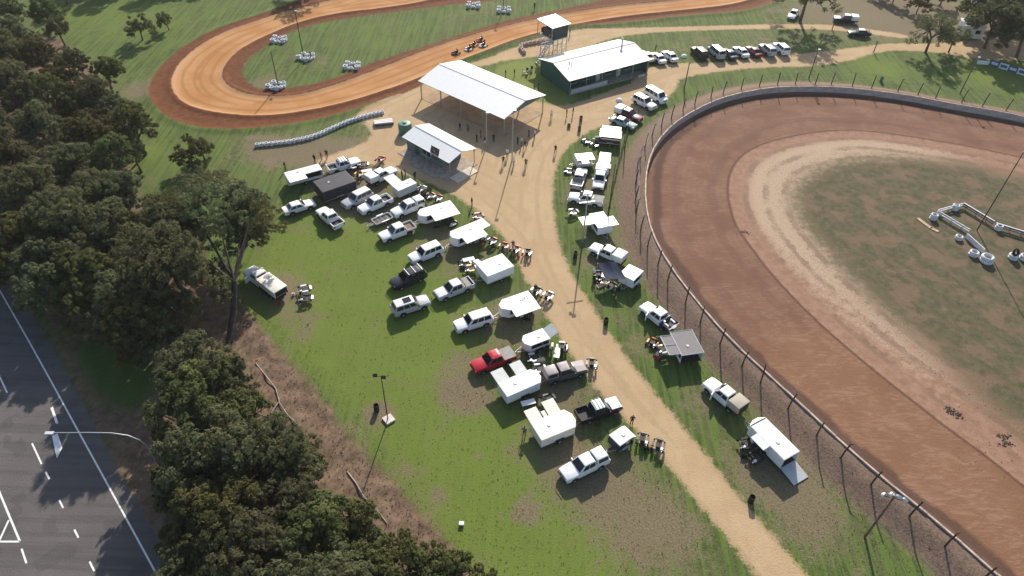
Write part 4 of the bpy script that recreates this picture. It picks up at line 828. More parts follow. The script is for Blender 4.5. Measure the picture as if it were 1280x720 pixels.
for k_, (a, b) in enumerate((((1147,273),(1164,286)), ((1163,285),(1173,290)))):
    A, B = GG(*a), GG(*b); d = B-A; tag(link('timber_plank', MB().box(((A.x+B.x)/2, (A.y+B.y)/2, .05), (d.length, .55, .08), math.atan2(d.y, d.x)).mesh('timber_plank'), PLANK), ('long' if k_ == 0 else 'short')+' pale timber plank lying beside the infield tyres', 'plank')

# burnt and turned-over clods on the speedway shoulder
CLOD = mat('dark_clod', (.065, .042, .031), .95)
def clods(name, pts, label, n, spread, smin, smax):
    m = MB(); rg = random.Random(5)
    for x, y in pts:
        g = GG(x, y)
        for _ in range(n):
            c_ = Vector((g.x+rg.gauss(0, spread), g.y+rg.gauss(0, spread*.6), .04)); s_ = rg.uniform(smin, smax); k = len(m.v)
            for v in ((1,0,0),(0,1,0),(-1,0,0),(0,-1,0),(0,0,.4)): m.v.append((c_.x+v[0]*s_*rg.uniform(.6, 1.3), c_.y+v[1]*s_*rg.uniform(.6, 1.3), c_.z+v[2]*s_))
            for f_ in ((0,1,4),(1,2,4),(2,3,4),(3,0,4)): m.f.append(tuple(k+i for i in f_)); m.mi.append(0)
    o = link(name, m.mesh(name), CLOD); o['kind'] = 'stuff'; o['label'] = label; return o
clods('soil_clods', [(1188,513),(1196,519),(1255,545),(1258,555),(930,290)], 'dark overturned soil clods on the track shoulder', 34, .38, .04, .15)
clods('scattered_clods', [(1010,240),(1040,330),(1100,395),(1180,455),(1240,500),(980,210),(1100,188),(1200,198),(1240,570)], 'small dark clods scattered over the infield edge', 45, 2.6, .03, .08)

# ---------------------------------------------------------------- kart track furniture
def tyre_row(pts, step, n, R0, m_, label, group, name='tyre_stack'):
    P_ = resample(smooth_open(W(pts), 2), step); ms = [tyre_mesh(n, R0, R0*.33, .04, s) for s in range(3)]
    for q in ms: q.materials.append(m_)
    for i, (x, y) in enumerate(P_):
        o = tag(link(name, ms[i % 3], None), label, 'tyres', group); o.location = (x, y, gz(x, y)); o.rotation_euler = (random.uniform(-.05, .05), random.uniform(-.05, .05), i*1.3)
tyre_row([(322,183),(345,181),(370,178),(392,173),(412,164),(432,155),(452,148),(478,142)], .74, 3, .28, WTYRE, 'white painted tyre stack in the long row beside the kart bend', 'row of white tyres by the kart bend')
tyre_row([(690,52),(676,53),(660,56),(649,59),(655,67)], .95, 3, .33, PTYRE, 'faded pinkish tyre stack in the row by the control tower', 'faded tyres by the tower')
for (x, y, n_), wh in zip([(349,51,8),(383,73,9),(346,109,9),(440,84,8),(592,8,8),(630,14,8)], ('by the tight bend', 'round the tall infield pole', 'round the short infield pole', 'beside the kart straight', 'on the far infield', 'round the far infield pole')):
    g = GG(x, y); ms = [tyre_mesh(k_, .36, .12, .04, k_) for k_ in (2, 3)]
    for q in ms: q.materials.append(WTYRE)
    for i in range(n_):
        o = tag(link('tyre_stack', ms[i % 2], None), 'white painted tyre stack in the cluster '+wh, 'tyres', 'white tyres '+wh); a = i/n_*6.28; rr = .95+.25*(i % 2)
        o.location = (g.x+rr*math.cos(a)*1.25, g.y+rr*math.sin(a), gz(g.x, g.y)); o.rotation_euler = (random.uniform(-.12, .12), random.uniform(-.12, .12), i)
# stack of old timber near the kiosk
g = GG(480, 155); t = thing('timber_stack', 'stack of grey timber beams lying near the kiosk', 'timber', g, R(18))
for i in range(3):
    for j in range(2): part('beam', MB().box((random.uniform(-.1, .1), (i-1)*.45, .18+j*.3), (3.2, .36, .24), random.uniform(-.05, .05)), PANELG if j else WOODP, t)

# ---------------------------------------------------------------- light poles
light_pole((485,525), (477,470), 'thin pole with two black floodlights on a square concrete pad', 'twin', .07)
g = GG(486, 525); tag(link('concrete_pad', MB().box((0, 0, .08), (1.05, 1.05, .3)).mesh('concrete_pad'), mat('pale_concrete', (.6, .53, .46), .9, 0, 0, .12, 2)), 'square pale concrete pad under the twin floodlight pole', 'concrete pad').location = (g.x, g.y, g.z); bpy.data.objects['concrete_pad'].rotation_euler = (0, 0, R(40))
light_pole((1081,671), (1119,620), 'dark timber pole carrying a bank of pale floodlights outside the speedway wall', 'bank', .13, WOODP)
light_pole((1221,288), (1281,190), 'tall slim pole rising inside the infield guard rails', 'one', .09, DKSTEEL)
light_pole((348,108), (341,64), 'short dark pole rising from white tyres at the bend', 'none', .12, WOODP)
light_pole((380,74), (371,14), 'tall dark pole rising from white tyres on the kart infield', 'one', .1, DKSTEEL)
light_pole((629,13), (632,-24), 'dark pole rising from white tyres on the far kart infield', 'one', .09)
light_pole((855,112), (864,78), 'dark timber pole by the fence facing the parked row', 'none', .13, WOODP)
light_pole((1011,98), (1024,62), 'dark timber pole where the dirt road meets the grass', 'one', .13, WOODP)
light_pole((1200,117), (1221,72), 'dark timber pole on the green lawn near the advertising boards', 'one', .13, WOODP)
light_pole((1092,65), (1098,51), 'short dark pole beside the far dirt road bend', 'none', .12, WOODP); light_pole((1040,37), (1043,21), 'short dark pole beside the dark far ute', 'none', .12, WOODP)
light_pole((728,303), (737,242), 'grey steel pole with a crossarm on the grass verge', 'arm', .13, STEEL)
light_pole((640,201), (643,138), 'grey steel floodlight pole beside the crowd at the shelter', 'one', .1, STEEL)
light_pole((608,183), (608,141), 'grey pole between the kiosk and the shelter', 'one', .1, STEEL)
light_pole((761,262), (769,205), 'dark pole at the fence beside the white four wheel drives', 'none', .11, WOODP); light_pole((781,186), (787,150), 'dark pole at the fence beside the raised-lid trailer', 'none', .1, WOODP)
# street light over the highway
g0 = G(178, 553); hs = 8.6; tip = G(68, 541, hs); t = thing('street_light', 'curved-arm street light reaching over the highway', 'street light', (g0.x, g0.y, 0))
gb = G(181, 552, hs*.8); t.location = (gb.x, gb.y, 0); rel = Vector((tip.x-gb.x, tip.y-gb.y, 0)); z_ = Vector((0, 0, 1))
part('pole', MB().tube([z_*-.2, z_*3, z_*6.2], [.1, .085, .07], 8), STEEL, t)
part('arm', MB().tube([z_*6.2, z_*7.1+rel*.05, z_*7.9+rel*.16, z_*8.35+rel*.34, z_*8.5+rel*.6, z_*8.6+rel], [.07, .065, .06, .055, .05, .045], 8), STEEL, t, 60)
part('luminaire', MB().box(tuple(z_*8.57+rel*1.06), (.75, .3, .16), math.atan2(rel.y, rel.x)), ALUM, t)

# advertising boards at the far right
t = thing('advertising_board', 'long low row of blue and white advertising boards on the far lawn', 'sign', (0, 0, 0))
A, B = GG(1236, 82), GG(1305, 103); d = B-A; n_ = 6; an = math.atan2(d.y, d.x); BW = mat('board_white', (.6, .62, .66), .5, 0, 0, .15, 2); BB = mat('board_blue', (.05, .09, .22), .5, 0, 0, .2, 3)
for i in range(n_):
    q_ = A.lerp(B, (i+.5)/n_); pn = part('panel', MB().box((q_.x, q_.y, .7), (d.length/n_-.05, .08, 1.15), an), BW if i % 2 else BB, t); nn = Vector((math.sin(an), -math.cos(an), 0))*.06
    m = MB().box((q_.x+nn.x, q_.y+nn.y, .72), (d.length/n_*.7, .03, .5), an); part('print', m, BB if i % 2 else BW, pn)
    part('post', MB().box((q_.x-nn.x*2, q_.y-nn.y*2, .65), (.1, .1, 1.3), an), STEEL, t)
g = GG(1228, 80); tag(link('white_trough', MB().box((0, 0, .25), (2.2, .5, .5), R(-6)).box((0, 0, .55), (2.3, .6, .1), R(-6)).mesh('white_trough'), P_WHITE), 'low white trough on the lawn beside the advertising boards', 'trough').location = g

# lower boundary fence between the parked vehicles and the speedway bank
bf = thing('boundary_fence', 'low post and rail fence between the parked utes and the speedway bank', 'fence', (0, 0, 0))
bp = resample(smooth_open(W([(806,132),(793,148),(783,168),(774,200),(766,235),(761,262),(759,285)]), 2), 3.4); bpv = [Vector((x, y, gz(x, y))) for x, y in bp]
for v in bpv: part('post', MB().tube([v-Vector((0, 0, .2)), v+Vector((random.uniform(-.06, .06), random.uniform(-.06, .06), 1.25))], .07, 6), FPOST, bf)
for z_ in (.55, 1.1): part('rail', MB().tube([v+Vector((0, 0, z_)) for v in bpv], .03, 5), FPOST, bf)

# ---------------------------------------------------------------- parked vehicles (front, rear)
Wt, Sv = P_WHITE, P_SILVER
car('sedan', (392,252), (354,264), Wt, 'white sedan standing at the tree edge next to the black trailer')
car('ute', (401,262), (424,282), Wt, 'white ute parked tail-out alone on the green grass', tray='tub')
car('ute', (447,201), (412,211), Wt, 'white dual cab ute with empty tray beside the long white trailer', tray='tub', extra=('rack',))
car('ute', (490,213), (463,226), Wt, 'white ute half behind a grey raised trailer lid', tray='boxw')
car('wagon', (429,257), (464,240), Sv, 'silver four wheel drive wagon with pale roof beside the black trailer', roof=P_OFFW)
car('ute', (448,264), (489,246), Wt, 'white dual cab ute with an open white tub', tray='tub')
car('ute', (489,268), (531,251), Wt, 'white dual cab ute with a white fibreglass canopy on the back', tray='canopy')
car('ute', (473,298), (519,281), Wt, 'white dual cab ute with a brown floored flat tray', tray='flat', extra=('bar',))
car('wagon', (511,325), (553,308), Wt, 'white people mover wagon parked beside the black four wheel drive')
car('wagon', (487,357), (533,338), P_BLACK, 'black four wheel drive with silver roof bars', extra=('rack', 'bar'))
car('wagon', (533,375), (493,388), Sv, 'silver hatchback wagon with a dark sunroof', roof=P_OFFW, extra=('sunroof',))
car('ute', (541,371), (593,351), Sv, 'silver dual cab ute with sports bar, white roof and tonneau', tray='sport', roof=Wt, bonnet=P_OFFW, extra=('bar',))
car('wagon', (566,410), (617,394), Wt, 'white four wheel drive wagon hitched to a wing-lid trailer')
car('ute', (588,461), (644,440), P_RED, 'bright red ute with a grey tonneau cover', tray='tonneau')
car('ute', (733,457), (678,472), P_GREY, 'dark grey ute with a long pale dusty roof', tray='canopy', roof=mat('dusty_grey_paint', (.32, .28, .27), .5, 0, .1, .06, 1.5), bonnet=mat('dusty_grey_paint', (.3, .3, .3)))
car('ute', (777,502), (719,522), P_BLACK, 'black-sided ute with white bonnet, roof and empty tub', tray='tub', roof=Wt, bonnet=Wt, extra=('rack',))
bo = bpy.data.objects
car('ute', (697,598), (762,566), Wt, 'white dual cab ute with a tall white canopy hitched to a small trailer', tray='canopy', extra=('bar',))
car('truck', (304,332), (360,375), Wt, 'white tray truck with a long cream covered tray under the leaning gum tree', tray='boxcream', extra=('doorL',))
car('ute', (729,210), (719,236), Sv, 'silver ute with a white bonnet beside a raised white lid', tray='sport', roof=P_OFFW, bonnet=Wt)
car('ute', (747,236), (752,212), Wt, 'white four wheel drive in front of a square white box trailer', tray='boxw', extra=('bar',))
car('ute', (711,245), (754,252), Wt, 'white ute parked across the fence line below the silver ute', tray='tonneau')
car('ute', (740,308), (779,326), Wt, 'white ute with dark green lower sides by the fence', tray='boxw', lower=P_GREEN, extra=('doorL',))
car('ute', (800,378), (846,414), Wt, 'white ute with a navy tray carrying a kart', tray='load', extra=('doorL',))
car('ute', (880,473), (932,517), Wt, 'white ute with a beige box canopy beside the fence', tray='boxtan', extra=('doorL',))
car('van', (832,127), (808,113), Wt, 'white passenger van near the corner of the speedway fence')
car('wagon', (819,135), (792,121), Wt, 'white wagon parked beside the white passenger van')
car('ute', (803,150), (769,137), P_MAROON, 'maroon ute with pale tray cover next to a pale green car', tray='boxw', roof=P_MAROON)
car('sedan', (792,157), (766,148), P_PALEGREEN, 'old pale green sedan with a white roof', roof=P_WHITE)
row = [(808,70,'sedan',P_CREAM,'cream sedan tucked behind the clubhouse corner'),(823,72,'sedan',Wt,'white sedan beside the clubhouse corner'),(838,70,'sedan',P_OFFW,'off-white sedan at the gap in the parked row'),
       (875,66,'wagon',P_BLACK,'black four wheel drive at the end of the parked row'),(896,66,'van',Sv,'silver van in the parked row'),(912,67,'sedan',P_DKBLUE,'dark blue sedan in the parked row'),(927,64.5,'sedan',Wt,'white sedan between dark blue and maroon cars in the parked row'),
       (943,64,'sedan',P_MAROON,'maroon sedan in the parked row'),(960,62.5,'wagon',Sv,'silver wagon next to the maroon sedan in the parked row'),(977,61,'wagon',Wt,'white wagon at the far end of the parked row')]
for x, y, k_, m_, lb in row: car(k_, (x-8, y-7), (x+7, y+6), m_, lb)
car('ute', (1046,23), (1068,25), P_BLACK, 'black ute with white bonnet and tray beyond the far dirt road', tray='boxw', roof=P_WHITE, bonnet=P_WHITE)
car('sedan', (1063,40), (1086,41), P_BLACK, 'black sedan standing on the edge of the far dirt road', roof=P_OFFW)
car('sedan', (988,22), (996,12), P_WHITE, 'white car in the shade of the far tree trunk')

# trailers
trailer((400,208.5), (357,220), 1.9, 2.1, 'long white enclosed trailer with a side lid raised, nearest the kart tyres', lids=(('R', -1, 0, 1.5, 8),), openside='R', draw=True)
trailer((438,220), (397,234), 3.5, 2.6, 'black canvas covered trailer with a flat black roof', body=BLACKT, roofm=BLACKT, name='canvas_trailer', draw=False)
trailer((494,236), (517,226), 1.7, 2.0, 'grey-green box trailer with a grey lid raised over the white ute', body=TRAILG, roofm=TRAILW, lids=(('R', -.1, .98, 2.4, 5),), lidm=PANELG, openside='R')
t = trailer((467,277), (488,268), 1.5, .85, 'small open white box trailer with a bare floor', name='box_trailer'); 
for ch in list(t.children):
    if ch.name.split('.')[0] in ('roof', 'roof_vent'): bo.remove(ch)
trailer((523,268), (566,255), 2.0, 2.1, 'white trailer with tapered nose and a wide side awning by the kiosk ute', nose=.7, openside='LB', lids=(('L', -1, .45, 1.5, -3),), backopen=True)
trailer((564,296), (600,281), 2.1, 2.15, 'white trailer with rounded nose, side wing and rear flap open', nose=.5, openside='L', lids=(('L', -.9, .55, 1.3, -8), ('B', 1, 1, 1.1, 5)), backopen=True)
trailer((602,338), (635,325), 3.0, 2.15, 'big square white box trailer with grey front', nose=.0, lids=(('R', .6, 1., .9, -12),), lidm=PANELG)
trailer((625,384), (665,370), 2.1, 2.15, 'white tapered trailer with black print on the roof and side wing up', nose=.8, openside='L', lids=(('L', -1, .55, 1.3, -5),))
trailer((654,428), (683,417), 1.9, 1.9, 'short white pod trailer with its rear ramp gate raised', nose=.5, lids=(('B', .9, .9, 1.3, 22),), lidm=PANELG, openside='L')
trailer((674,468), (628,488), 2.2, 2.0, 'white trailer with two grey side lids standing open', nose=.5, openside='L', lids=(('L', -1, -.35, 1.7, 4), ('L', .02, .62, 1.7, 4)), lidm=PANELG)
trailer((717,521), (670,540), 2.5, 2.0, 'cream stained trailer with three side lids open', body=TRAILC, nose=.5, openside='L', lids=(('L', -1, -.35, 1.6, 4), ('L', -.28, -.08, .8, 4), ('L', -.02, .62, 1.8, 6)), lidm=None)
trailer((768,551), (784,540), 1.7, 1.9, 'small dark blue trailer under a square white roof', body=P_NAVY, roofm=TRAILW, openside='L', lids=(('B', 1, 1, .6, -30),), backopen=True)
trailer((750,166), (777,169), 2.4, 2.0, 'dark open trailer under a long raised white lid by the old green car', body=BLACKT, roofm=TRAILW, openside='LRB', lids=(('R', -.9, .9, 1.2, 4),), backopen=True)
trailer((720,197), (742,195), 2.1, 2.0, 'white trailer lid raised flat above dark gear beside the square white box', openside='LRB', backopen=True, lids=(('L', -.2, .6, .8, -4),))
trailer((754,210), (757,191), 1.8, 2.1, 'square white box trailer behind the white four wheel drive', draw=False)
trailer((757,284), (745,266), 2.3, 2.0, 'white trailer with two wide white wings spread open near the grey pole', openside='LR', lids=(('R', -.75, .35, 1.8, 2), ('L', -.2, 1., .9, 2)))
trailer((783,347), (795,335), 2.2, 2.1, 'white roofed trailer with a dark blue canvas awning on its side', openside='L', lids=(('B', 1, 1, .1, 0),))
A = [G(747,329,2.1), G(757,349,1.8), G(783,349,1.9), G(770,327,2.3)]
aw = thing('awning', 'dark blue canvas awning stretched beside the white roofed trailer', 'awning', (A[0].x, A[0].y, 0)); og = Vector((A[0].x, A[0].y, 0))
am = MB(); NN = 8; gr = [[(A[0].lerp(A[3], i/NN)).lerp(A[1].lerp(A[2], i/NN), j/NN)-og+Vector((0, 0, -.25*math.sin(math.pi*i/NN)*math.sin(math.pi*j/NN)+.1*max(0, 1-abs(i/NN-.62)*3))) for j in range(NN+1)] for i in range(NN+1)]
for i in range(NN):
    for j in range(NN): am.quad(gr[i][j], gr[i+1][j], gr[i+1][j+1], gr[i][j+1])
part('canvas', am, TARPB, aw, 60)
for v in A: v = v-og; part('pole', MB().tube([(v.x, v.y, 0), (v.x, v.y, v.z)], .03, 6), STEEL, aw)
trailer((851,414), (866,443), 2.7, 2.1, 'trailer with a grey mesh panelled roof edged in white', roofm=MESHG, openside='L', lids=(('L', -.85, .75, 1.5, 3),), lidm=MESHG, backopen=True)
mt = [o for o in bo if o.get('label', '').startswith('trailer with a grey mesh')][0]
Lm = 0
for ch in list(mt.children):
    if ch.name.startswith('roof') and not ch.name.startswith('roof_v'):
        xs_ = [v.co.x for v in ch.data.vertices]; ys_ = [v.co.y for v in ch.data.vertices]; hx, hy, zt_ = max(xs_), max(ys_), 2.1*.84+.07
        for a, b in (((-hx, -hy), (hx, -hy)), ((hx, -hy), (hx, hy)), ((hx, hy), (-hx, hy)), ((-hx, hy), (-hx, -hy)), ((-hx*.85, hy+1.45), (hx*.75, hy+1.45)), ((-hx*.85, hy+1.45), (-hx*.85, hy)), ((hx*.75, hy+1.45), (hx*.75, hy)), ((-hx*.05, hy+1.45), (-hx*.05, hy))):
            part('white_edging', MB().tube([(*a, zt_+(.08 if a[1] > hy+1 else 0)), (*b, zt_+(.08 if b[1] > hy+1 else 0))], .05, 4), TRAILW, mt)
trailer((944,524), (990,570), 2.2, 2.35, nose=.35, label='big white race trailer with rear ramp down and side hatch open', openside='', backopen=True, ramp=(2.0, 0), lids=(('L', -.25, .45, .9, -10), ('F', 0, 0, 0, 0))[:1])
rt = [o for o in bo if o.get('label', '').startswith('big white race trailer')][0]
part('roof_seam', MB().box((2.2, 0, 2.35*.84+.07), (.12, 2.1, .02)), BLACKP, rt)
# black print on the wing-lid trailer's roof
rt = [o for o in bo if o.get('label', '').startswith('white tapered trailer')][0]
pm = MB()
for x_, y_, a, b in ((-1.2, .2, .9, .07), (-1.2, -.15, .7, .06), (-1.55, 0, .07, .5), (-.9, .02, .07, .4), (-1.2, .0, .3, .12)): pm.box((x_, y_, 2.15*.84+.066), (a, b, .004))
part('roof_print', pm, BLACKP, rt)

# ---------------------------------------------------------------- go-karts
ks = [((382,371),20,'white','go-kart on a stand on the grass near the cream covered truck',2), ((441,212),40,'white','go-kart between the white ute and the black trailer',1), ((454,209),10,'black','black go-kart beside the dual cab ute tray',1), ((449,222),70,'white','go-kart standing at the front of the black trailer',1), ((476,203),80,'red','red and white go-kart on the dirt near the kiosk steps',1),
 ((521,236),30,'white','go-kart at the end of the grey-green box trailer',1), ((537,246),50,'white','go-kart behind the canopy ute by the kiosk',3), ((597,274),15,'red','go-kart with red seat on the dirt beside the rear flap trailer',1), ((608,303),60,'white','go-kart on a stand outside the rear flap trailer',2), ((560,277),40,'black','dark go-kart under the side awning of the tapered trailer',2), ((589,300),40,'black','dark go-kart under the side wing of the rear flap trailer',1),
 ((644,316),70,'red','go-kart lined up along the side of the big square box trailer',3), ((584,335),30,'white','go-kart in front of the big square box trailer',2), ((677,371),60,'white','go-kart at the back of the trailer with roof print',2), ((653,396),50,'black','go-kart under the wing of the trailer with roof print',1), ((693,437),80,'white','go-kart on a stand beside the short pod trailer',2), ((669,458),20,'white','go-kart between the two-lid trailer and the grey ute',2), ((739,459),75,'black','black go-kart at the nose of the dark grey ute',1), ((684,503),30,'white','go-kart tucked behind the cream stained trailer',1), ((812,557),65,'black','go-kart on a stand beside the small dark blue trailer',2),
 ((711,215),10,'white','white go-kart on the grass verge beside the silver ute',1), ((715,269),15,'white','go-kart on a stand at the grass verge below the white ute',1), ((738,180),50,'white','go-kart beside the long raised white lid',2), ((757,357),40,'black','go-kart beside the dark blue awning',2), ((748,345),100,'white','go-kart at the front corner of the dark blue awning',1), ((815,430),60,'orange','orange go-kart beside the mesh roofed trailer',1), ((826,441),30,'white','white go-kart beside the mesh roofed trailer',1), ((936,567),20,'black','dark go-kart beside the side hatch of the race trailer',2), ((588,243),20,'white','go-kart on the dirt in front of the kiosk',0)]
for (x, y), dg, cl, lb, n_ in ks:
    g = GG(x, y); a = R(dg+90)
    for i in range(n_):
        off = Vector((math.cos(a), math.sin(a), 0))*(i-(n_-1)/2)*1.75
        kart(0, 0, dg+random.uniform(-12, 12), cl if (cl != 'white' or 'white' in lb or random.random() < .4) else random.choice(['black', 'blue', 'black', 'yellow']), lb, at=Vector((g.x+off.x, g.y+off.y, gz(g.x+off.x, g.y+off.y))), group=lb+'s' if n_ > 1 else None, nose=random.choice(['white', 'black', 'red', cl]), stand='stand' in lb or random.random() < .5)
ut = [o for o in bo if o.get('label', '').startswith('white ute with a navy tray')][0]; mw = Matrix.Translation(ut.location) @ Matrix.Rotation(ut.rotation_euler.z, 4, 'Z')
kart(0, 0, math.degrees(ut.rotation_euler.z)+180, 'white', 'go-kart loaded in the navy ute tray', at=mw @ Vector((-1.8, 0, .915)), group=None, stand=False)
for (x, y), cl, who in (((570,67),'black','leading'), ((586,62),'white','second'), ((592,57),'orange','third'), ((604,57.5),'white','outside'), ((601,51),'red','inside')):
    g = GG(x, y); g.z = gz(g.x, g.y); dv = G(560, 71)-G(605, 54); dg = math.degrees(math.atan2(dv.y, dv.x))
    kart(0, 0, dg, cl, f'racing go-kart on the orange kart straight, {who} of the pack of five', at=g, group=None, stand=False)
    person(0, 0, dg, 'black', 'black', f'kart driver in dark suit in the {who} racing kart', 'sit', at=Vector((g.x, g.y, g.z-.62))+Vector((math.cos(R(dg)), math.sin(R(dg)), 0))*-.28, head=random.choice([HELM, CL['red'], CL['navy']]))

# ---------------------------------------------------------------- people
ppl = [((590,258),200,'black','black','person in black standing alone on the open dirt','stand'),((694,192),250,'black','black','person in black walking along the dirt road edge','walk'),((657,209),270,'black','denim','person in dark clothes at the edge of the shelter shade','walk'),((634,197),240,'white','black','person in a white shirt in the crowd by the shelter pole','stand'),((629,206),100,'black','grey','person in dark top beside the white-shirted person','stand'),((642,207),20,'white','khaki','person in white top and tan trousers in the crowd','stand'),
 ((575,164),60,'black','denim','person in dark top standing under the shelter near the kiosk','walk'),((585,165),80,'grey','black','person in grey top under the shelter near the kiosk','stand'),((601,172),0,'maroon','maroon','person in maroon clothes under the shelter','stand'),((596,178),40,'maroon','black','person in maroon top with dark trousers under the shelter','stand'),((606,181),0,'black','white','person in pale trousers beside the shelter pole','walk'),((617,178),90,'navy','navy','person in navy under the shelter','stand'),((647,181),30,'navy','black','person in navy top with black trousers by the shelter edge','stand'),((652,182),180,'white','black','person in white top by the shelter edge','stand'),((656,186),220,'black','black','person in black by the shelter edge','walk'),((668,173),200,'white','denim','person in white top and jeans at the sunlit shelter corner','stand'),((661,172),20,'maroon','denim','person in maroon top and jeans at the shelter corner','stand'),
 ((708,146),0,'black','black','person in black near the clubhouse lawn corner','stand'),((716,144),180,'navy','black','person in navy near the clubhouse lawn corner','stand'),((689,148),90,'white','black','person with white top at the shelter gate','stand'),((503,224),30,'black','black','person in black beside the grey-green box trailer','stand'),((507,221),200,'grey','denim','person in grey top beside the grey-green box trailer','stand'),((519,225),140,'black','denim','person in dark top and jeans by the grey-green trailer corner','stand'),((357,213),0,'black','black','person in black at the tail of the long white trailer','stand'),((394,204),60,'black','grey','person in black top and grey trousers beside the long white trailer','stand'),((402,200),20,'red','black','person in red top beside the dual cab ute tray','stand'),((409,198),100,'black','black','person in black beside the dual cab ute tray','walk'),
 ((632,320),270,'khaki','khaki','person in tan clothes behind the big square box trailer','stand'),((641,312),270,'black','white','person in black top leaning over karts by the big square box trailer','walk'),((669,367),100,'black','black','person in black behind the trailer with roof print','stand'),((706,443),0,'black','black','person in black beside the short pod trailer','stand'),((789,531),90,'black','black','person in black standing on the grass beside the black-sided ute','stand'),((655,545),70,'grey','black','person in grey top beside the cream stained trailer','stand'),((668,12),270,'black','black','person in black standing on the kart infield','walk'),((632,97),0,'black','black','person in black on the bright clubhouse lawn','stand'),((643,96),180,'navy','navy','person in navy on the bright clubhouse lawn','stand'),((668,114),90,'grey','black','person in grey top beside the clubhouse wall','stand'),((673,113),0,'black','black','person in black beside the clubhouse wall','stand'),((819,65),0,'black','black','person in black behind the parked sedans','stand'),((742,347),30,'white','black','person in white top at the dark blue awning','stand'),((788,560),0,'black','grey','person in black top by the small dark blue trailer','stand'),((389,74),0,'black','black','person in black among the white tyres of the kart infield','stand'),((712,45),0,'black','denim','person in black beside the control tower','stand'),((820,431),90,'khaki','black','person in tan top bending over karts by the mesh roofed trailer','walk'),((533,262),30,'grey','black','person in grey between the canopy ute and the awning trailer','stand')]
for (x, y), dg, a, b, lb, po in ppl: person(x, y, dg, a, b, lb, po)

# bins and small things
bin_at(471, 513, 'black drum bin in a bare sandy circle by the floodlight pole'); bin_at(757, 405, 'black drum bin on the verge near the navy-trayed ute'); bin_at(938, 627, 'black drum bin at the edge of the dirt road')
bin_at(726, 151, 'rusty drum near the clubhouse car park', .9, .28, WOODP); bin_at(711, 159, 'rusty drum lying alone on the dirt apron', .6, .3, WOODP); bin_at(724, 164, 'rusty drum at the edge of the grass verge', .9, .28, WOODP); bin_at(719, 321, 'black drum bin beside the grey steel pole', .9, .28); bin_at(1101, 102, 'green drum bin behind the speedway wall on the lawn', 1., .3, TANKG)
g = GG(577, 656); tag(link('white_crate', MB().box((0, 0, .15), (.45, .32, .3)).box((0, 0, .31), (.49, .36, .04)).mesh('white_crate'), P_WHITE), 'small white crate lying on the dry grass', 'crate').location = g
for (x, y), lb in (((774,126),'round white lid lying on the gravel near the maroon ute'), ((855,71),'round white bin lid among the weeds in the parked row')):
    o = tag(link('white_bowl', MB().lathe([(.02, .5), (.4, .42), (.6, .2), (.65, 0), (.02, 0)], (0, 0, 0), 'Z', 14).mesh('white_bowl', 40), P_WHITE), lb, 'bowl'); o.location = GG(x, y)
for i, (x, y) in enumerate(((655,92),(660,90),(664,88),(658,95))):
    t = thing('outdoor_chair', 'dark outdoor chair on the bright clubhouse lawn', 'chair', GG(x, y), i, 'chairs on the clubhouse lawn')
    part('seat', MB().box((0, 0, .45), (.5, .5, .06)), BLACKP, t); part('backrest', MB().box((-.25, 0, .75), (.06, .5, .6)), BLACKP, t)
    for a in (-.2, .2):
        for b in (-.2, .2): part('leg', MB().box((a, b, .21), (.05, .05, .42)), BLACKP, t)
# pipes and fallen limbs on the edge of the wood
def log(pts, r, label, m_, name='fallen_branch', cat='branch'):
    P_ = [GG(x, y)+Vector((0, 0, r*.8+.03*i % .1)) for i, (x, y) in enumerate(pts)]; o = tag(link(name, MB().tube(P_, [r*(1-.5*i/len(P_)) for i in range(len(P_))], 7).mesh(name, 60), m_), label, cat); return o
PALEB = mat('bleached_limb', (.3, .26, .23), .9, 0, 0, .25, 3)
log([(320,455),(333,471),(345,487),(350,505),(360,520),(374,533)], .08, 'long bleached fallen branch snaking along the dirt bank', PALEB); log([(434,590),(445,605),(455,622),(470,637),(484,655)], .08, 'bleached fallen branch at the foot of the dirt bank', PALEB); log([(332,530),(341,515),(349,503)], .09, 'short side limb of fallen wood on the dirt bank', PALEB)
log([(205,320),(214,340),(226,356),(240,368)], .11, 'dark fallen branch in the clearing by the wood', WOODP)

# ---------------------------------------------------------------- trees
GW = 'gum trees of the roadside wood'; LB = ['grey-green gum tree of the dense roadside wood'] 
wood = [(12,40,0,.9),(45,62,1,.9),(18,95,2,.85),(70,30,4,.7),(62,112,1,1),(112,112,0,.8),(138,128,4,.85),(128,82,3,.9),(165,150,1,.95),(100,160,3,1.1),(8,180,2,.9),(75,200,0,.85),(135,195,1,.9),(165,185,4,.7),(25,235,0,1),(150,232,4,.9),(105,240,2,.8),(60,270,2,.9),(20,290,1,1),(125,285,0,.85),(85,310,0,.9),(50,320,4,.9),(150,310,3,.9),(165,280,3,.8),(110,345,1,.85),(30,120,3,1.1),(55,10,3,.9),(5,5,0,.8),(-20,70,2,.9),(-30,150,0,1),(-25,230,2,.9),(-40,300,1,.9),(140,160,3,.8),(50,225,4,.9),(120,225,3,.9)]
wood += [(90,74,4,.9),(98,132,3,.9),(42,150,0,.85),(72,92,3,1.),(15,60,1,.8),(118,150,3,.8),(4,325,1,.8),(52,350,4,.9),(95,372,3,1.),(140,345,0,.8),(185,320,4,.8),(175,305,1,.7),(140,400,4,.75)]
HT = [10, 9, 11, 7, 8.5]
for x, y, k_, s in wood: tree(x, y, TREES[k_], s, LB[0], GW, zc=.66*HT[k_]*s)
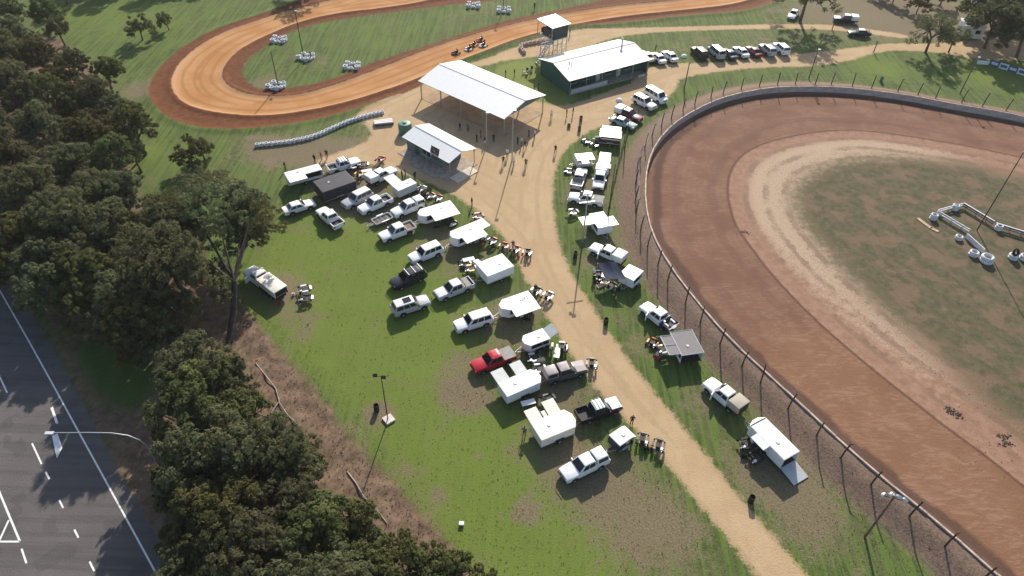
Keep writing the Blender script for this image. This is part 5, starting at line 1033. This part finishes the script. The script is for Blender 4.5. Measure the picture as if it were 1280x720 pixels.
low = [(178,338,2,1.1),(160,365,0,.95),(188,408,4,.9),(115,335,1,.95),(175,410,1,.95),(245,455,0,1.0),(285,470,4,.8),(243,505,1,1.15),(300,510,3,.95),(270,555,0,1.),(325,565,2,.75),(240,585,4,1.15),(290,610,1,.85),(365,590,4,.85),(345,635,0,.8),(400,640,3,1.),(300,670,2,.8),(380,680,1,.85),(440,660,3,.85),(425,700,4,.85),(340,715,0,.85),(470,715,3,.9),(255,640,1,1.1),(270,720,1,.9),(400,735,2,.8)]
low += [(222,565,3,.8),(232,600,3,.9),(238,660,4,.85),(248,705,0,.85)]
for x, y, k_, s in low: tree(x, y, TREES[k_], s, zc=.66*HT[k_]*s, label= 'olive gum tree of the lower wood between highway and paddock', group='gum trees of the lower wood')
for x, y, k_, s in [(500,690,0,1),(540,705,0,.9),(575,708,1,1),(520,720,0,1),(600,722,1,.9),(460,690,0,.9),(560,725,0,.9),(120,330,0,.9),(215,300,0,.8),(200,260,0,1.),(235,190,0,1.1),(250,182,1,1.),(190,290,1,1.)]:
    tree(x, y, BUSH[k_], s, 'low bushy shrub at the edge of the roadside wood', 'shrubs at the edge of the wood', 'shrub', zc=2.3*s)
# the big leaning gum over the cream covered truck
gb = GG(287, 428); top = G(293, 352, 5.2); bt_ = thing('leaning_gum_tree', 'big dark-trunked gum tree leaning over the cream covered truck', 'tree', gb)
tp = Vector((top.x-gb.x, top.y-gb.y, 5.2)); cr_c = G(268, 262, 8.3); cc = Vector((cr_c.x-gb.x, cr_c.y-gb.y, 8.3))
tm = MB().tube([(0, 0, -.3), (0, 0, .2), tuple(tp*.5+Vector((.15, 0, 0))), tuple(tp)], [.62, .42, .34, .3], 10); rg = random.Random(3)
for i in range(9):
    e = cc+Vector((rg.uniform(-5.5, 5.5), rg.uniform(-4, 3), rg.uniform(-2, 2))); tm.tube([tuple(tp), tuple(tp.lerp(e, .5)+Vector((rg.uniform(-.5, .5), rg.uniform(-.5, .5), -.3))), tuple(e)], [.17, .11, .05], 6)
part('trunk', tm, mat('dark_gum_bark', (.05, .04, .035), .9, 0, 0, .4, 2), bt_, 60)
for i, (dx, dy, dz, s) in enumerate(((0, 0, -6.2, .95), (-5.2, -1.2, -6.6, .95), (4.6, 1., -6.4, .85), (-2.2, 3.6, -6.2, .9), (2.6, 3.6, -6.4, .8), (-7.5, 2.2, -6.4, .8), (.5, -2.4, -5.6, .55), (3.4, -.6, -7., .7), (-3.2, -2.8, -6.8, .75))):
    o = link('crown', (OPEN[0][1], TREES[0][1], OPEN[1][1])[i % 3], None, bt_); o.location = cc+Vector((dx, dy, dz+.4)); o.scale = (s, s, s); o.rotation_euler = (0, 0, i*1.9)
# scattered trees
tree(1168, 40, OPEN[0], .78, 'spreading multi-branched gum tree on the far right lawn', zc=4.0); tree(1195, 45, OPEN[1], .6, 'smaller gum beside the spreading tree on the far right lawn', zc=3.2)
for x, y, k_, s in [(1250,20,0,1.),(1290,35,2,.9),(1225,0,1,.9),(1270,-10,2,1.),(1310,10,0,1.)]: tree(x, y, TREES[k_], s, 'dark gum tree in the far right grove', 'gum trees of the far right grove')
for x, y, s in [(1150,5,1.1),(1180,-5,1.2),(1120,-8,1.),(1100,-15,1.1)]: tree(x, y, BUSH[0], s, 'dusty shrub on the bare ground beyond the far road', 'shrubs beyond the far road', 'shrub', zc=2)
tree(0, 0, OPEN[0], 1.05, 'tall gum tree shading the white car by the far road', base=GG(1000, 27)); tree(0, 0, OPEN[1], 1., 'gum tree overhanging the upper kart bend', base=GG(385, -7)); tree(0, 0, TREES[3], .9, 'small dark gum tree on the grass beyond the wood edge', base=GG(84, 5))
tree(173, 34, BUSH[0], 1.15, 'rounded dark shrub standing alone on the grass by the kart bend', name='shrub', zc=2.4); tree(208, 27, BUSH[1], 1., 'small shrub casting a long shadow on the grass', name='shrub', zc=1.6)
for x, y, k_ in [(215,-20,0),(250,-24,4),(280,-30,1),(150,-15,1),(120,-30,2),(190,-35,0)]: tree(0, 0, TREES[k_], .95, 'gum tree beyond the kart track grass', 'gum trees beyond the kart track', base=GG(x, y))

# ---------------------------------------------------------------- grass tufts and litter
def tufts(name, n, region, m_, size, label, ok):
    m = []; rg = np.random.default_rng(9); cnt = 0; V = []
    for _ in range(n*6):
        if cnt >= n: break
        g = GG(rg.uniform(*region[0]), rg.uniform(*region[1]))
        if not ok(g.x, g.y, rg): continue
        cnt += 1
        for b in range(5):
            a = rg.random()*6.28; s_ = size*(.5+rg.random()); w = s_*.22; bx, by = g.x+rg.normal(0, size*.5), g.y+rg.normal(0, size*.5); dx, dy = math.cos(a), math.sin(a); ln_ = .5*s_
            V += [(bx-dy*w, by+dx*w, g.z-.02), (bx+dy*w, by-dx*w, g.z-.02), (bx+dx*ln_, by+dy*ln_, g.z+s_)]
    V = np.array(V); k_ = len(V)//3; me = bpy.data.meshes.new(name); me.from_pydata(V.tolist(), [], np.arange(k_*3).reshape(-1, 3).tolist()); o = link(name, me, m_); o['kind'] = 'stuff'; o['label'] = label
GRASSM = mat('tuft_green', (.12, .16, .04), .8, 0, 0, .3, .6); GRASSD = mat('tuft_dry', (.24, .2, .1), .85, 0, 0, .3, .6)
free = lambda x, y: samp('road', x, y) < -.1 and samp('hwy', x, y) < -.5 and samp('kart', x, y) < 0 and samp('speed', x, y) < -.6
tufts('grass_tufts', 2600, ((200, 1280), (230, 720)), GRASSM, .085, 'short green grass tufts over the paddock', lambda x, y, rg: free(x, y) and samp('strip', x, y) < 0 and samp('speed', x, y) < -3.5 and samp('dry', x, y) < rg.random()*1.2)
tufts('dry_grass_tufts', 2200, ((200, 1280), (230, 720)), GRASSD, .085, 'dry straw coloured grass tufts over the bare patches', lambda x, y, rg: free(x, y) and (samp('dry', x, y) > .35 or -6 < samp('speed', x, y) or samp('strip', x, y) > -1.5) and rg.random() < .8)
LITTER = mat('bark_litter', (.2, .15, .115), .9, 0, 0, .4, 2)
tufts('leaf_litter', 3000, ((60, 620), (300, 720)), LITTER, .12, 'bark and leaf litter on the floor of the wood', lambda x, y, rg: samp('strip', x, y) > .3 and samp('hwy', x, y) < -1.5)

# ---------------------------------------------------------------- paddock clutter
def toolbox(x, y, deg, label, m_):
    t = thing('tool_chest', label, 'tool chest', GG(x, y), R(deg)); part('body', MB().box((0, 0, .4), (.9, .5, .7)), m_, t); part('lid', MB().box((0, 0, .78), (.94, .54, .06)), BLACKP, t)
    for i in range(3): part('drawer', MB().box((0, -.26, .2+.2*i), (.8, .03, .16)), STEEL, t)
    for a in (-.38, .38): part('castor', MB().box((a, 0, .03), (.08, .3, .06)), BLACKP, t)
def table(x, y, deg, label, m_):
    t = thing('folding_table', label, 'table', GG(x, y), R(deg)); part('table_top', MB().box((0, 0, .73), (1.6, .7, .04)), m_, t)
    for a in (-.7, .7):
        for b in (-.28, .28): part('leg', MB().box((a, b, .355), (.04, .04, .71)), STEEL, t)
def cans(x, y, label, m_):
    o = tag(link('fuel_can', MB().box((0, 0, .18), (.34, .2, .36)).box((.05, 0, .4), (.18, .06, .06)).mesh('fuel_can'), m_), label, 'fuel can'); o.location = GG(x, y)
def wheels(x, y, label, n=3):
    t = thing('spare_wheels', label, 'wheels', GG(x, y)); me = torus(MB(), .1, .06, (0, 0, 0), 12, 6).mesh('wheel', 50); me.materials.append(TYRE)
    for i in range(n):
        for j in range(2): o = link('wheel', me, None, t); o.location = (i*.34, .04*j, .08+.14*j); o.scale = (1, 1, 1.2)
for a in [(530,241,25,'red tool chest behind the grey-green box trailer',P_RED),(557,272,25,'black tool chest under the tapered trailer awning',P_BLACK),(595,303,25,'blue tool chest under the rear flap trailer wing',P_DKBLUE),(648,392,20,'black tool chest under the wing of the roof print trailer',P_BLACK),(676,455,20,'silver tool chest beside the two-lid trailer',P_SILVER),(822,447,60,'red tool chest beside the mesh roofed trailer',P_RED),(943,560,40,'grey tool chest at the race trailer hatch',P_GREY),(747,176,0,'navy tool chest under the long raised white lid',P_NAVY)]: toolbox(*a)
for a in [(586,329,20,'white folding table in front of the big square box trailer',TRAILW),(696,446,80,'grey folding table beside the short pod trailer',PANELG),(752,361,30,'brown folding table under the dark blue awning',PLANK),(660,508,20,'white folding table behind the cream stained trailer',TRAILW),(728,200,0,'white folding table under the flat white lid',TRAILW),(459,218,20,'white folding table between the black trailer and the white ute',TRAILW)]: table(*a)
for x, y, c_, w_ in [(602,307,'red','rear flap trailer'),(648,322,'red','big square box trailer'),(683,378,'white','roof print trailer'),(703,437,'blue','short pod trailer'),(803,549,'white','small dark blue trailer'),(750,352,'white','dark blue awning'),(350,381,'red','cream covered truck'),(367,369,'white','pair of karts on the open grass'),(525,243,'white','canopy ute by the kiosk')]: cans(x, y, f'{c_} fuel can standing near the {w_}', POD[c_])
for x, y, w_ in [(655,400,'the roof print trailer'),(577,337,'the silver dual cab ute'),(806,562,'the small dark blue trailer'),(928,572,'the race trailer'),(771,363,'the dark blue awning'),(543,285,'the tapered trailer')]: wheels(x, y, 'spare kart wheels stacked on the ground near '+w_)


# ---------------------------------------------------------------- thin haze in the air
hz = MB().box((0, 0, 32.), (11600, 11600, 66.5)).mesh('haze'); hm = bpy.data.materials.new('haze'); hm.use_nodes = True; hn = hm.node_tree; hn.nodes.remove(hn.nodes['Principled BSDF'])
pv_ = hn.nodes.new('ShaderNodeVolumePrincipled'); pv_.inputs['Density'].default_value = .00011; pv_.inputs['Color'].default_value = (.93, .92, .9, 1); pv_.inputs['Anisotropy'].default_value = .2
hn.links.new(pv_.outputs[0], hn.nodes['Material Output'].inputs['Volume']); ho = link('haze', hz, hm); ho['kind'] = 'stuff'; ho['label'] = 'thin pale haze in the air over the whole place'
